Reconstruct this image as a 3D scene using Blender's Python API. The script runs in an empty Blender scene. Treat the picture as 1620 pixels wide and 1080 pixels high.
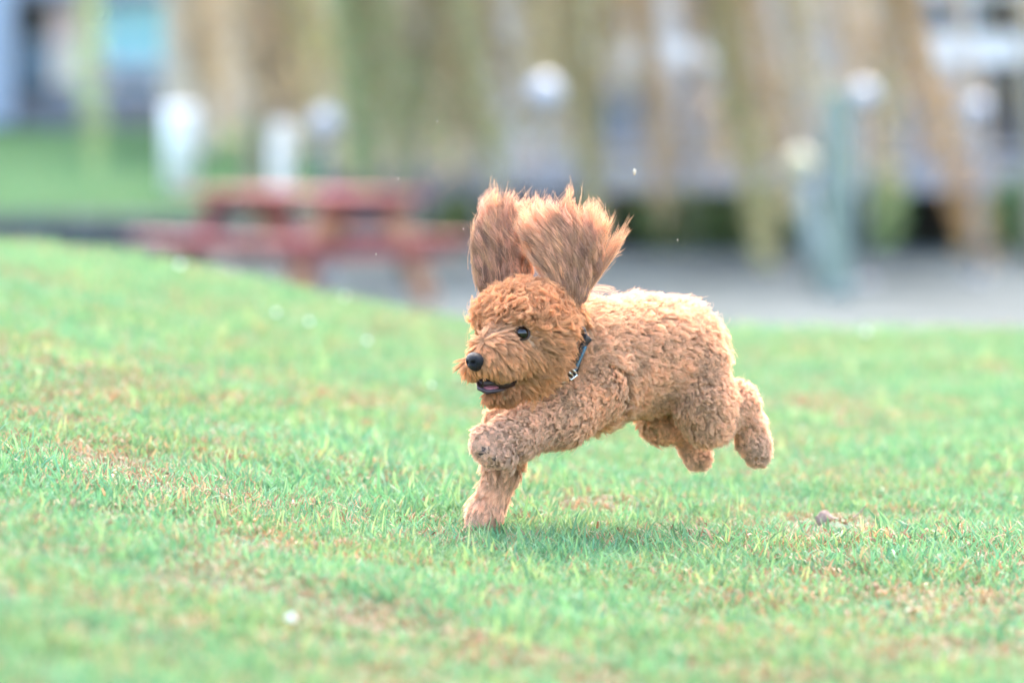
import bpy, math, random
import numpy as np
from mathutils import Vector, Matrix

SC = bpy.context.scene
COL = SC.collection
rng = np.random.default_rng(7)
random.seed(7)

# ------------------------------------------------------------------ camera, light, exposure
CAM_H = 0.625
FPX = 9000.0                       # focal length in photo pixels (1620 wide)
PITCH = math.atan2(440.0, FPX)
cam_d = bpy.data.cameras.new('camera')
cam_d.sensor_width = 36.0
cam_d.lens = 200.0
cam_d.clip_start = 0.1
cam_d.clip_end = 6000.0
cam_d.dof.use_dof = True
cam_d.dof.focus_distance = 7.33
cam_d.dof.aperture_fstop = 3.6
cam = bpy.data.objects.new('camera', cam_d)
cam.location = (0, 0, CAM_H)
cam.rotation_euler = (math.radians(90) - PITCH, 0, 0)
COL.objects.link(cam)
SC.camera = cam

SUN_EL, SUN_AZ = math.radians(46), math.radians(8)      # behind the dog, a little to its right
world = bpy.data.worlds.new('World')
SC.world = world
world.use_nodes = True
wn = world.node_tree
sky = wn.nodes.new('ShaderNodeTexSky')
sky.sky_type = 'NISHITA'
sky.sun_disc = False
sky.sun_elevation = SUN_EL
sky.sun_rotation = SUN_AZ
sky.air_density = 1.0
sky.dust_density = 4.0
sky.ozone_density = 0.6
wn.links.new(sky.outputs[0], wn.nodes['Background'].inputs[0])
wn.nodes['Background'].inputs[1].default_value = 0.15
sun_d = bpy.data.lights.new('sun', 'SUN')
sun_d.energy = .5
sun_d.angle = math.radians(35)
sun_d.color = (1.0, 0.95, 0.88)
sun = bpy.data.objects.new('sun', sun_d)
sd = Vector((math.sin(SUN_AZ) * math.cos(SUN_EL), math.cos(SUN_AZ) * math.cos(SUN_EL), math.sin(SUN_EL)))
sun.rotation_euler = sd.to_track_quat('Z', 'Y').to_euler()
sun.location = (0, 0, 20)
COL.objects.link(sun)
vs = SC.view_settings
vs.view_transform = 'Standard'
vs.look = 'None'
vs.exposure = 3.3
vs.gamma = 1.0
vs.use_curve_mapping = False
SC.render.engine = 'CYCLES'
SC.cycles.use_denoising = True
SC.cycles.max_bounces = 8
SC.cycles.diffuse_bounces = 4
SC.cycles.transmission_bounces = 6
SC.cycles_curves.shape = 'RIBBONS'
SC.cycles_curves.subdivisions = 2

# ------------------------------------------------------------------ helpers
_f = np.array([0, math.cos(PITCH), -math.sin(PITCH)])
_u = np.array([0, math.sin(PITCH), math.cos(PITCH)])
_r = np.array([1.0, 0, 0])
CAMP = np.array([0, 0, CAM_H])


def at(px, py, Y):
    """the point at depth Y (metres along +Y) seen at photo pixel (px, py)"""
    d = _f + _r * ((px - 810) / FPX) + _u * ((540 - py) / FPX)
    return CAMP + d * (Y / d[1])


def xat(px, Y):
    return (px - 810) / FPX * Y


def zat(py, Y):
    return float(at(810, py, Y)[2])


def tag(o, label=None, cat=None, group=None, kind=None):
    if label: o['label'] = label
    if cat: o['category'] = cat
    if group: o['group'] = group
    if kind: o['kind'] = kind
    return o


def empty(name, loc=(0, 0, 0), rz=0.0):
    o = bpy.data.objects.new(name, None)
    o.location = tuple(float(c) for c in loc)
    o.rotation_euler = (0, 0, rz)
    o.empty_display_size = 0.1
    COL.objects.link(o)
    return o


def link(name, me, mat=None, parent=None, smooth=False):
    if mat is not None and len(me.materials) == 0:
        me.materials.append(mat)
    if smooth and hasattr(me, 'polygons'):
        me.polygons.foreach_set('use_smooth', [True] * len(me.polygons))
    o = bpy.data.objects.new(name, me)
    COL.objects.link(o)
    if parent is not None:
        o.parent = parent
    return o


def copy_tree(o, parent=None):
    c = o.copy()
    COL.objects.link(c)
    if parent is not None:
        c.parent = parent
    for ch in list(o.children):
        copy_tree(ch, c)
    return c


class MB:
    """collects shapes; build() links them as one mesh object"""
    def __init__(self):
        self.v, self.f = [], []

    def add(self, vs, fs):
        n = len(self.v)
        self.v += [tuple(float(c) for c in p) for p in vs]
        self.f += [tuple(i + n for i in f) for f in fs]
        return self

    def box(self, c, s, rot=None, bev=0.0):
        hx, hy, hz = s[0] / 2, s[1] / 2, s[2] / 2
        b = min(bev, hx * .9, hy * .9, hz * .9)
        pts, fs = [], []
        if b <= 0:
            pts = [(x, y, z) for x in (-hx, hx) for y in (-hy, hy) for z in (-hz, hz)]
            fs = [(0, 1, 3, 2), (4, 6, 7, 5), (0, 4, 5, 1), (2, 3, 7, 6), (0, 2, 6, 4), (1, 5, 7, 3)]
        else:                       # chamfered in plan and on the long edges
            ring = [(-hx + b, -hy), (hx - b, -hy), (hx, -hy + b), (hx, hy - b), (hx - b, hy), (-hx + b, hy), (-hx, hy - b), (-hx, -hy + b)]
            inner = [(x * (hx - b) / hx, y * (hy - b) / hy) for x, y in ring]
            for z, r in ((-hz, inner), (-hz + b, ring), (hz - b, ring), (hz, inner)):
                pts += [(x, y, z) for x, y in r]
            for k in range(3):
                for i in range(8):
                    j = (i + 1) % 8
                    fs.append((k * 8 + i, k * 8 + j, k * 8 + 8 + j, k * 8 + 8 + i))
            fs.append(tuple(range(7, -1, -1)))
            fs.append(tuple(range(24, 32)))
        M = rot if rot is not None else Matrix.Identity(3)
        c = Vector(c)
        return self.add([M @ Vector(p) + c for p in pts], fs)

    def tube(self, path, radii, n=10, cap=True):
        path = [Vector(p) for p in path]
        rings, up = [], Vector((0.13, 0.07, 1))
        vs, fs = [], []
        for i, p in enumerate(path):
            t = (path[min(i + 1, len(path) - 1)] - path[max(i - 1, 0)]).normalized()
            a = t.cross(up)
            if a.length < 1e-3: a = t.cross(Vector((1, 0, 0)))
            a.normalize()
            b = t.cross(a)
            for k in range(n):
                q = 2 * math.pi * k / n
                vs.append(p + (a * math.cos(q) + b * math.sin(q)) * radii[i])
        for i in range(len(path) - 1):
            for k in range(n):
                l = (k + 1) % n
                fs.append((i * n + k, i * n + l, (i + 1) * n + l, (i + 1) * n + k))
        if cap:
            fs.append(tuple(range(n - 1, -1, -1)))
            fs.append(tuple(range((len(path) - 1) * n, len(path) * n)))
        return self.add(vs, fs)

    def lathe(self, prof, n=20, c=(0, 0, 0)):
        vs, fs = [], []
        for r, z in prof:
            for k in range(n):
                q = 2 * math.pi * k / n
                vs.append((c[0] + r * math.cos(q), c[1] + r * math.sin(q), c[2] + z))
        for i in range(len(prof) - 1):
            for k in range(n):
                l = (k + 1) % n
                fs.append((i * n + k, i * n + l, (i + 1) * n + l, (i + 1) * n + k))
        fs.append(tuple(range(n - 1, -1, -1)))
        fs.append(tuple(range((len(prof) - 1) * n, len(prof) * n)))
        return self.add(vs, fs)

    def mesh(self, name):
        me = bpy.data.meshes.new(name)
        me.from_pydata(self.v, [], self.f)
        me.update()
        return me

    def build(self, name, mat, parent=None, smooth=False):
        return link(name, self.mesh(name), mat, parent, smooth)


# ------------------------------------------------------------------ materials
def new_mat(name):
    m = bpy.data.materials.new(name)
    m.use_nodes = True
    return m, m.node_tree, m.node_tree.nodes['Principled BSDF']


def ramp(nt, fac, stops):
    r = nt.nodes.new('ShaderNodeValToRGB')
    el = r.color_ramp.elements
    while len(el) < len(stops): el.new(0.5)
    for e, (p, c) in zip(el, stops):
        e.position = p
        e.color = (*c, 1)
    nt.links.new(fac, r.inputs[0])
    return r.outputs[0]


def noise(nt, scale, detail=4, rough=.55, coord='Object', vec=None):
    n = nt.nodes.new('ShaderNodeTexNoise')
    n.inputs['Scale'].default_value = scale
    n.inputs['Detail'].default_value = detail
    n.inputs['Roughness'].default_value = rough
    if vec is None:
        tc = nt.nodes.new('ShaderNodeTexCoord')
        vec = tc.outputs[coord]
    nt.links.new(vec, n.inputs['Vector'])
    return n.outputs['Fac']


def simple(name, c, rough=.6, var=.25, scale=6., bump=.15, metal=0., spec=.4, bscale=None, stretch=None):
    m, nt, b = new_mat(name)
    tc = nt.nodes.new('ShaderNodeTexCoord')
    vec = tc.outputs['Object']
    if stretch:
        mp = nt.nodes.new('ShaderNodeMapping')
        mp.inputs['Scale'].default_value = stretch
        nt.links.new(vec, mp.inputs[0])
        vec = mp.outputs[0]
    f = noise(nt, scale, 5, .6, vec=vec)
    lo = tuple(x * (1 - var) for x in c)
    hi = tuple(min(1, x * (1 + var)) for x in c)
    nt.links.new(ramp(nt, f, [(.3, lo), (.7, hi)]), b.inputs['Base Color'])
    b.inputs['Roughness'].default_value = rough
    b.inputs['Metallic'].default_value = metal
    b.inputs['Specular IOR Level'].default_value = spec
    if bump:
        bp = nt.nodes.new('ShaderNodeBump')
        bp.inputs['Strength'].default_value = bump
        bp.inputs['Distance'].default_value = .01
        f2 = noise(nt, bscale or scale * 6, 4, .6, vec=vec)
        nt.links.new(f2, bp.inputs['Height'])
        nt.links.new(bp.outputs[0], b.inputs['Normal'])
    return m


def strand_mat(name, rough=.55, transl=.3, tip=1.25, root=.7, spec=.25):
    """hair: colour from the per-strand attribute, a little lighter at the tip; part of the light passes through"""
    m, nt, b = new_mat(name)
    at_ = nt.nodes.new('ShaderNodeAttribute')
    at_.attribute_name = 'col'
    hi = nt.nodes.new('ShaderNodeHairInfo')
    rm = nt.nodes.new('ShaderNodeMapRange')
    rm.inputs['To Min'].default_value = root  # darker roots of the hair, deepened to paint crevice shade between curls
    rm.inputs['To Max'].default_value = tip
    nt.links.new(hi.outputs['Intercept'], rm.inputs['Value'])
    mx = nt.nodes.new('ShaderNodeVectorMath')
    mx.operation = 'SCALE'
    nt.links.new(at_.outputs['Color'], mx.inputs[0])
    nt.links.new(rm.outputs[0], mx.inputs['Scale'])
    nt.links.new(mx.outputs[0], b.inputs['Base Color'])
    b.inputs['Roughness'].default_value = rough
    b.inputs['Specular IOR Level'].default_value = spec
    tr = nt.nodes.new('ShaderNodeBsdfTranslucent')
    nt.links.new(mx.outputs[0], tr.inputs['Color'])
    ms = nt.nodes.new('ShaderNodeMixShader')
    ms.inputs[0].default_value = transl
    nt.links.new(b.outputs[0], ms.inputs[1])
    nt.links.new(tr.outputs[0], ms.inputs[2])
    nt.links.new(ms.outputs[0], nt.nodes['Material Output'].inputs[0])
    return m


def leaf_mat(name, transl=.35, rough=.5, patch=None):
    """blades and leaves: colour attribute 'col' on the faces, thin and translucent"""
    m, nt, b = new_mat(name)
    at_ = nt.nodes.new('ShaderNodeAttribute')
    at_.attribute_name = 'col'
    c = at_.outputs['Color']
    if patch:
        geo = nt.nodes.new('ShaderNodeNewGeometry')
        f = noise(nt, 2.3, 4, .6, vec=geo.outputs['Position'])
        t = ramp(nt, f, [(.42, (1, 1, 1)), (.62, patch)])
        mm = nt.nodes.new('ShaderNodeVectorMath')
        mm.operation = 'MULTIPLY'
        nt.links.new(c, mm.inputs[0])
        nt.links.new(t, mm.inputs[1])
        c = mm.outputs[0]
    nt.links.new(c, b.inputs['Base Color'])
    b.inputs['Roughness'].default_value = rough
    b.inputs['Specular IOR Level'].default_value = .12
    tr = nt.nodes.new('ShaderNodeBsdfTranslucent')
    nt.links.new(c, tr.inputs['Color'])
    ms = nt.nodes.new('ShaderNodeMixShader')
    ms.inputs[0].default_value = transl
    nt.links.new(b.outputs[0], ms.inputs[1])
    nt.links.new(tr.outputs[0], ms.inputs[2])
    nt.links.new(ms.outputs[0], nt.nodes['Material Output'].inputs[0])
    return m


M = {}
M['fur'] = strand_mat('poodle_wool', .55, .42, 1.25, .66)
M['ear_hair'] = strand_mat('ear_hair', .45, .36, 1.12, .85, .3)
M['skin'] = simple('poodle_skin', (.40, .22, .12), .7, .2, 60, .2)
M['ear_skin'] = simple('ear_skin', (.26, .14, .10), .7, .2, 60, .2)
M['nose'] = simple('nose_leather', (.007, .006, .008), .42, .3, 300, .5, spec=.3, bscale=900)
M['pad'] = simple('paw_pad', (.07, .042, .036), .6, .3, 200, .4, bscale=700)
M['mouth'] = simple('mouth_inside', (.03, .012, .012), .4, .3, 100, .1)
M['lip'] = simple('lip', (.045, .025, .028), .35, .3, 100, .1)
M['tongue'] = simple('tongue', (.30, .10, .11), .35, .2, 100, .2, bscale=800)
M['eye'] = simple('eye_dark', (.004, .0025, .002), .05, .3, 100, 0, spec=.55)
M['eye_white'] = simple('eye_white', (.36, .31, .30), .15, .1, 100, 0, spec=.6)
M['lid'] = simple('eye_lid', (.05, .028, .02), .45, .3, 200, .2)
M['collar_black'] = simple('collar_webbing', (.012, .012, .014), .6, .3, 400, .4)
M['collar_blue'] = simple('collar_blue_band', (.05, .16, .24), .45, .2, 300, .3)
M['metal'] = simple('metal', (.75, .74, .70), .22, .1, 50, 0, metal=1)
M['grass'] = leaf_mat('grass_blade', .35, .5, (1.2, .95, .85))
M['far_grass'] = leaf_mat('lawn_blade', .35, .5)
M['willow'] = leaf_mat('willow_leaf', .4, .55)
M['shrub'] = leaf_mat('shrub_leaf', .3, .5)
M['petal'] = simple('petal_white', (.8, .8, .76), .5, .08, 100, .1)
M['leaf_dead'] = simple('dead_leaf', (.24, .155, .115), .6, .45, 60, .4, bscale=220)
M['fluff'] = simple('seed_fluff', (.50, .42, .30), .7, .1, 100, 0)
M['red_wood'] = simple('red_stained_wood', (.21, .024, .032), .5, .3, 5, .3, stretch=(1, 14, 14))
M['red_worn'] = simple('red_wood_sun_worn', (.26, .062, .058), .8, .3, 5, .3, stretch=(1, 14, 14))
M['orange_wood'] = simple('orange_stained_wood', (.40, .17, .08), .55, .3, 5, .3, stretch=(14, 14, 1))
M['white'] = simple('white_paint', (.84, .83, .79), .45, .06, 8, .1)
M['globe'] = simple('opal_globe', (.40, .40, .41), .25, .03, 8, 0, spec=.5)
M['post_green'] = simple('pale_green_post', (.19, .235, .18), .6, .15, 8, .15)
M['post_blue'] = simple('pale_blue_post', (.20, .235, .20), .6, .12, 8, .15)
M['cream'] = simple('cream_cap', (.45, .40, .24), .5, .1, 8, .1)
M['grey_post'] = simple('grey_post', (.17, .175, .18), .6, .15, 8, .15)
M['pave'] = simple('grey_paving', (.060, .072, .070), .95, .55, .9, .2, spec=.05)
M['dark_stone'] = simple('dark_stone', (.075, .09, .09), .8, .35, 3, .4)
M['wall_blue'] = simple('blue_grey_render', (.36, .42, .50), .7, .12, 2, .15)
M['dark_plinth'] = simple('dark_plinth', (.15, .16, .18), .7, .2, 3, .2)
M['dark'] = simple('dark_door_and_shade', (.035, .032, .028), .6, .3, 3, .1)  # near black for the doors and the painted shade under the deck
M['teal_glass'] = simple('teal_glass', (.20, .50, .54), .2, .15, 1.2, 0, spec=.6)
M['blue_glass'] = simple('blue_glass', (.10, .17, .24), .12, .2, 1.2, 0, spec=.6)
M['tan_wall'] = simple('tan_render', (.50, .41, .30), .8, .2, 1.5, .2)
M['pink_panel'] = simple('pale_pink_panel', (.50, .38, .33), .7, .15, 3, .1)
M['lav_wall'] = simple('lavender_grey_boards', (.56, .51, .45), .75, .15, 2, .2)
M['grey_wood'] = simple('weathered_wood', (.36, .345, .35), .75, .25, 4, .3, stretch=(1, 10, 10))
M['brown_wood'] = simple('brown_wood', (.22, .13, .08), .7, .3, 4, .3)
M['roof'] = simple('roof_tiles', (.16, .14, .14), .8, .25, 4, .3)
M['bark'] = simple('willow_bark', (.36, .32, .23), .85, .35, 9, .6, stretch=(4, 4, 1))
M['twig'] = simple('willow_twig', (.36, .26, .13), .7, .3, 9, .2)


def ground_mat():
    m, nt, b = new_mat('lawn_soil')
    geo = nt.nodes.new('ShaderNodeNewGeometry')
    P = geo.outputs['Position']
    f1 = noise(nt, 70, 6, .7, vec=P)
    soil = ramp(nt, f1, [(.28, (.03, .019, .011)), (.45, (.065, .040, .022)), (.6, (.095, .060, .035)), (.75, (.05, .06, .025))])
    f2 = noise(nt, 2.6, 5, .6, vec=P)
    mx = nt.nodes.new('ShaderNodeMix')
    mx.data_type = 'RGBA'
    nt.links.new(ramp(nt, f2, [(.45, (0, 0, 0)), (.62, (1, 1, 1))]), mx.inputs[0])
    f3 = noise(nt, 45, 6, .7, vec=P)
    nt.links.new(ramp(nt, f3, [(.3, (.02, .05, .021)), (.5, (.034, .082, .034)), (.7, (.06, .09, .04))]), mx.inputs[6])
    nt.links.new(soil, mx.inputs[7])
    nt.links.new(mx.outputs[2], b.inputs['Base Color'])
    b.inputs['Roughness'].default_value = .9
    bp = nt.nodes.new('ShaderNodeBump')
    bp.inputs['Strength'].default_value = .8
    bp.inputs['Distance'].default_value = .01
    nt.links.new(f1, bp.inputs['Height'])
    nt.links.new(bp.outputs[0], b.inputs['Normal'])
    return m


M['ground'] = ground_mat()


# ------------------------------------------------------------------ ground
def sstep(a, b, x):
    t = np.clip((x - a) / (b - a), 0, 1)
    return t * t * (3 - 2 * t)


_vn = np.random.default_rng(3).random((64, 64))


def vnoise(x, y, s):
    x = np.asarray(x) * s + 100.3
    y = np.asarray(y) * s + 100.7
    xi, yi = np.floor(x).astype(int), np.floor(y).astype(int)
    fx, fy = x - xi, y - yi
    fx, fy = fx * fx * (3 - 2 * fx), fy * fy * (3 - 2 * fy)
    g = lambda a, b: _vn[a % 64, b % 64]
    return (g(xi, yi) * (1 - fx) + g(xi + 1, yi) * fx) * (1 - fy) + (g(xi, yi + 1) * (1 - fx) + g(xi + 1, yi + 1) * fx) * fy


def gz(x, y):
    x, y = np.asarray(x, float), np.asarray(y, float)
    z = .2 * sstep(.15, -1.35, x) + .05 * sstep(-1.2, -4, x) - .008 * np.clip(x, 0, 3)
    near = 1 - sstep(16, 26, y)
    z = z * near
    z += (.018 * (vnoise(x, y, 2.1) - .5) + .010 * (vnoise(x, y, 6.3) - .5)) * near * (1 - np.exp(-((x + .05) / .35) ** 2 - ((y - 7.35) / .5) ** 2))
    z -= 1.03 * sstep(12.6, 23.5, y)
    return z


xs = np.unique(np.concatenate([np.linspace(-2.6, 2.6, 131), np.linspace(-12, 12, 41), np.array([-2500, -600, -150, -50, -24, 24, 50, 150, 600, 2500.])]))
ys = np.unique(np.concatenate([np.linspace(3.5, 16, 201), np.linspace(-6, 3.4, 15), np.linspace(16.3, 30, 40), np.array([-2500, -600, -120, -25, 40, 60, 90, 150, 400, 1200, 4000.])]))
gx, gy = np.meshgrid(xs, ys)
gzz = gz(gx, gy)
V = np.stack([gx, gy, gzz], -1).reshape(-1, 3)
nx, ny = len(xs), len(ys)
ii = (np.arange(ny - 1)[:, None] * nx + np.arange(nx - 1)[None]).ravel()
F = np.stack([ii, ii + 1, ii + nx + 1, ii + nx], 1)


def np_mesh(name, V, F, col=None):
    me = bpy.data.meshes.new(name)
    V = np.ascontiguousarray(V, np.float32)
    F = np.ascontiguousarray(F, np.int32)
    me.vertices.add(len(V))
    me.vertices.foreach_set('co', V.ravel())
    k = F.shape[1]
    me.loops.add(F.size)
    me.loops.foreach_set('vertex_index', F.ravel())
    me.polygons.add(len(F))
    me.polygons.foreach_set('loop_start', np.arange(0, F.size, k, dtype=np.int32))
    if col is not None:
        a = me.attributes.new('col', 'FLOAT_COLOR', 'POINT')
        a.data.foreach_set('color', np.concatenate([col, np.ones((len(col), 1))], 1).astype(np.float32).ravel())
    me.update(calc_edges=True)
    me.validate()
    return me


tag(link('ground', np_mesh('ground', V, F), M['ground'], smooth=True), kind='structure')
PAVE_Z = -1.0
tag(MB().box((0, 38.0, PAVE_Z - .06), (60, 23, .12), bev=.01).build('pavement', M['pave']), kind='structure')

# rising lawn in front of the blue-grey house
lv, lf = [], []
lx = np.linspace(-26, -2.05, 25)
for i, (yy, zz) in enumerate([(49.9, -1.03), (49.9, -.70), (53, -.60), (58, -.45), (63, -.30), (68.5, -.20), (76, -.2)]):
    for x in lx: lv.append((x, yy, zz + .02 * math.sin(x * 1.7 + yy) * (i > 1)))
n_ = len(lx)
for i in range(6):
    for k in range(n_ - 1): lf.append((i * n_ + k, i * n_ + k + 1, (i + 1) * n_ + k + 1, (i + 1) * n_ + k))
M['lawn'] = simple('lawn_turf', (.04, .085, .036), .9, .25, 1.5, .4)
tag(link('lawn', np_mesh('lawn', np.array(lv), np.array(lf)), M['lawn'], smooth=True), kind='structure')


def lawn_z(y):
    return float(np.interp(y, [49.9, 53, 58, 63, 68.5], [-.7, -.6, -.45, -.3, -.2]))


# ------------------------------------------------------------------ grass (stuff)
def blades(n, R, hmin, hmax, wid, lean, cols, seed, flat=False):
    r = np.random.default_rng(seed)
    a = r.random(n) * 6.283
    rad = R * np.sqrt(r.random(n))
    bx, by = rad * np.cos(a), rad * np.sin(a)
    h = hmin + (hmax - hmin) * r.random(n) ** 1.6
    w = wid * (.6 + .8 * r.random(n))
    d = r.random(n) * 6.283
    ln = lean * (.3 + r.random(n))
    dx, dy = np.cos(d), np.sin(d)
    sx, sy = -dy, dx
    q = d + r.normal(0, 1.2, n)
    sx, sy = -np.sin(q), np.cos(q)
    V = np.zeros((n, 7, 3))
    for k, (t, ww) in enumerate([(0, .75), (.4, 1.), (.75, .7)]):
        ox = bx + dx * ln * h * t ** 1.7
        oy = by + dy * ln * h * t ** 1.7
        if flat:
            oz = .004 + .012 * r.random(n) * t + 0 * h
        else:
            oz = h * (t - .22 * ln * t * t)
        for s in (0, 1):
            g = (s * 2 - 1) * w * ww * .5
            V[:, k * 2 + s] = np.stack([ox + sx * g, oy + sy * g, oz], 1)
    V[:, 6] = np.stack([bx + dx * ln * h, by + dy * ln * h, (.006 + .01 * r.random(n)) if flat else h * (1 - .25 * ln)], 1)
    base = (np.arange(n) * 7)[:, None]
    Fq = np.concatenate([base + np.array([[0, 1, 3, 2]]), base + np.array([[2, 3, 5, 4]]), base + np.array([[4, 5, 6, 6]])])
    tri = np.concatenate([base + np.array([[0, 1, 3]]), base + np.array([[0, 3, 2]]), base + np.array([[2, 3, 5]]), base + np.array([[2, 5, 4]]), base + np.array([[4, 5, 6]])])
    cols = np.array(cols)
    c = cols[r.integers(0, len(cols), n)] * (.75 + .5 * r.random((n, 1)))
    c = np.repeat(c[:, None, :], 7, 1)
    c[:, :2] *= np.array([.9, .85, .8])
    return np_mesh('grass_tuft', V.reshape(-1, 3), tri, c.reshape(-1, 3))


G = [(.10, .23, .105), (.115, .265, .12), (.085, .205, .095), (.145, .285, .12), (.10, .245, .13), (.175, .29, .115)]
D = [(.31, .21, .12), (.26, .17, .10), (.35, .26, .155), (.28, .16, .09), (.26, .23, .12)]
tufts = []
for k in range(7):
    tufts.append(blades(74, .05, .008, .027, .0020, .85, G + ([D[0], D[4]] if k % 2 else [G[1]]), 20 + k))
for k in range(3):
    tufts.append(blades(50, .055, .007, .018, .0018, 1.1, D + G[:2], 40 + k))           # dry, 7..9
for k in range(3):
    tufts.append(blades(74, .06, .006, .018, .0023, 1.2, [tuple(.72 * q for q in d) for d in D] + [G[1], G[4]], 50 + k, flat=True))           # thatch, 10..12
for k in range(3):
    tufts.append(blades(6, .035, .022, .052, .0026, .65, [G[3], G[5], G[1], (.26, .36, .16)], 60 + k))  # taller, 13..15
for k in range(2):
    tufts.append(blades(22, .032, .006, .013, .0062, 1.5, [G[2], G[0], (.11, .25, .09)], 70 + k))   # broad-leaved weeds, 16..17
tuft_objs = []
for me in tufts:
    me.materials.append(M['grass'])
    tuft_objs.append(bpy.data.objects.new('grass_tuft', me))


def scatter(name, P, rot, scl, idx, sources, label):
    me = bpy.data.meshes.new(name)
    me.vertices.add(len(P))
    me.vertices.foreach_set('co', np.ascontiguousarray(P, np.float32).ravel())
    for nm, typ, dat, key in (('rot', 'FLOAT_VECTOR', rot, 'vector'), ('scl', 'FLOAT', scl, 'value'), ('idx', 'INT', idx, 'value')):
        a = me.attributes.new(nm, typ, 'POINT')
        a.data.foreach_set(key, np.ascontiguousarray(dat, np.int32 if typ == 'INT' else np.float32).ravel())
    me.materials.append(sources[0].data.materials[0])
    o = bpy.data.objects.new(name, me)
    COL.objects.link(o)
    ng = bpy.data.node_groups.new(name, 'GeometryNodeTree')
    ng.interface.new_socket('Geometry', in_out='INPUT', socket_type='NodeSocketGeometry')
    ng.interface.new_socket('Geometry', in_out='OUTPUT', socket_type='NodeSocketGeometry')
    N, L = ng.nodes, ng.links
    gi, go = N.new('NodeGroupInput'), N.new('NodeGroupOutput')
    g2i = N.new('GeometryNodeGeometryToInstance')
    for s in reversed(sources):
        oi = N.new('GeometryNodeObjectInfo')
        oi.inputs['Object'].default_value = s
        L.new(oi.outputs['Geometry'], g2i.inputs[0])
    iop = N.new('GeometryNodeInstanceOnPoints')
    iop.inputs['Pick Instance'].default_value = True

    def attr(nm, t):
        a = N.new('GeometryNodeInputNamedAttribute')
        a.data_type = t
        a.inputs['Name'].default_value = nm
        return next(s for s in a.outputs if s.enabled and s.name == 'Attribute')
    L.new(gi.outputs[0], iop.inputs['Points'])
    L.new(g2i.outputs[0], iop.inputs['Instance'])
    L.new(attr('idx', 'INT'), iop.inputs['Instance Index'])
    e2r = N.new('FunctionNodeEulerToRotation')
    L.new(attr('rot', 'FLOAT_VECTOR'), e2r.inputs[0])
    L.new(e2r.outputs[0], iop.inputs['Rotation'])
    L.new(attr('scl', 'FLOAT'), iop.inputs['Scale'])
    L.new(iop.outputs[0], go.inputs[0])
    md = o.modifiers.new('scatter', 'NODES')
    md.node_group = ng
    tag(o, label, 'grass', kind='stuff')
    return o


def field(y0, y1, dens, margin):
    out = []
    for y in np.arange(y0, y1, .25):
        hw = .0925 * (y + .25) + margin
        n = rng.poisson(dens * 2 * hw * .25)
        out.append(np.stack([rng.uniform(-hw, hw, n), rng.uniform(y, y + .25, n)], 1))
    return np.concatenate(out)


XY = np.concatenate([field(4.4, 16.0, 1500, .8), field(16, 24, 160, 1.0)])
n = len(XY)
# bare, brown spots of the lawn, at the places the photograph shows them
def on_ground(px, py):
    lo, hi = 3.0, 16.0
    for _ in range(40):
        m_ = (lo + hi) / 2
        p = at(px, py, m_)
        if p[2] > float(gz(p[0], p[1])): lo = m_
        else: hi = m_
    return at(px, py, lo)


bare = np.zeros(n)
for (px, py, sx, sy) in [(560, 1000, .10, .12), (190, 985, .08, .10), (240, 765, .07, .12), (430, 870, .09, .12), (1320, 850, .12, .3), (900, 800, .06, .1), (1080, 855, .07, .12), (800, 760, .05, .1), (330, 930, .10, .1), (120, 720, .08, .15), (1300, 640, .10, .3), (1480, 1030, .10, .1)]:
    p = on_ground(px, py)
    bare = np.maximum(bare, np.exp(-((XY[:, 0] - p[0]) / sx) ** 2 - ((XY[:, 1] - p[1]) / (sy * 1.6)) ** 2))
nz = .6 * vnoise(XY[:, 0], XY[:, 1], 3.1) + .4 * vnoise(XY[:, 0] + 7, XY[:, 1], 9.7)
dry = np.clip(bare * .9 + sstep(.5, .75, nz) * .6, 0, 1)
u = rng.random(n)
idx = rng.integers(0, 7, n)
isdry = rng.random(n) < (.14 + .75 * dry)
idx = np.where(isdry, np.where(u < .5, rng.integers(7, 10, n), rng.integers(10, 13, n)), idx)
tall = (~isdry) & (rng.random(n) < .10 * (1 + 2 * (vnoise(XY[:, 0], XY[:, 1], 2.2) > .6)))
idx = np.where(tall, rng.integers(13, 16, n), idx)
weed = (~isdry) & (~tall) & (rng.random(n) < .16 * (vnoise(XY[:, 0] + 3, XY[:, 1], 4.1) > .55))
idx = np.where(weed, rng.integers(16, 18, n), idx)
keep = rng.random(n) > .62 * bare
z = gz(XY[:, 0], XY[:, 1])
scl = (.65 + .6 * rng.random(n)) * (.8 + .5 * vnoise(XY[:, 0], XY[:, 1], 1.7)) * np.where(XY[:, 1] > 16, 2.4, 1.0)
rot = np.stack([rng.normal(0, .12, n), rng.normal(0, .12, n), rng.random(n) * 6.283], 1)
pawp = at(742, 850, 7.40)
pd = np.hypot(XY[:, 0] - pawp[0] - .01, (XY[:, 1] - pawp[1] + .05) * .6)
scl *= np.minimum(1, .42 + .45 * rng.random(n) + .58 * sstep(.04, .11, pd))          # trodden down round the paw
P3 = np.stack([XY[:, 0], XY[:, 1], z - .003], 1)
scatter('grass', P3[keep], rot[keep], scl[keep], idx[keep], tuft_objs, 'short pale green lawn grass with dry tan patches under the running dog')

far_t = []
for k in range(4):
    me = blades(40, .16, .04, .10, .014, .8, [(.10, .21, .10), (.12, .24, .115), (.15, .24, .11)], 80 + k)
    me.materials.append(M['far_grass'])
    far_t.append(bpy.data.objects.new('grass_tuft', me))
nf = 16000
fx, fy = rng.uniform(-15, -2.0, nf), rng.uniform(50, 68, nf)
fz = np.interp(fy, [49.9, 53, 58, 63, 68.5], [-.7, -.6, -.45, -.3, -.2]) - .02
scatter('grass', np.stack([fx, fy, fz], 1), np.stack([0 * fx, 0 * fx, rng.random(nf) * 6.28], 1), .8 + .7 * rng.random(nf), rng.integers(0, 4, nf), far_t, 'bright green grass of the lawn rising to the blue-grey house')

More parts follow.
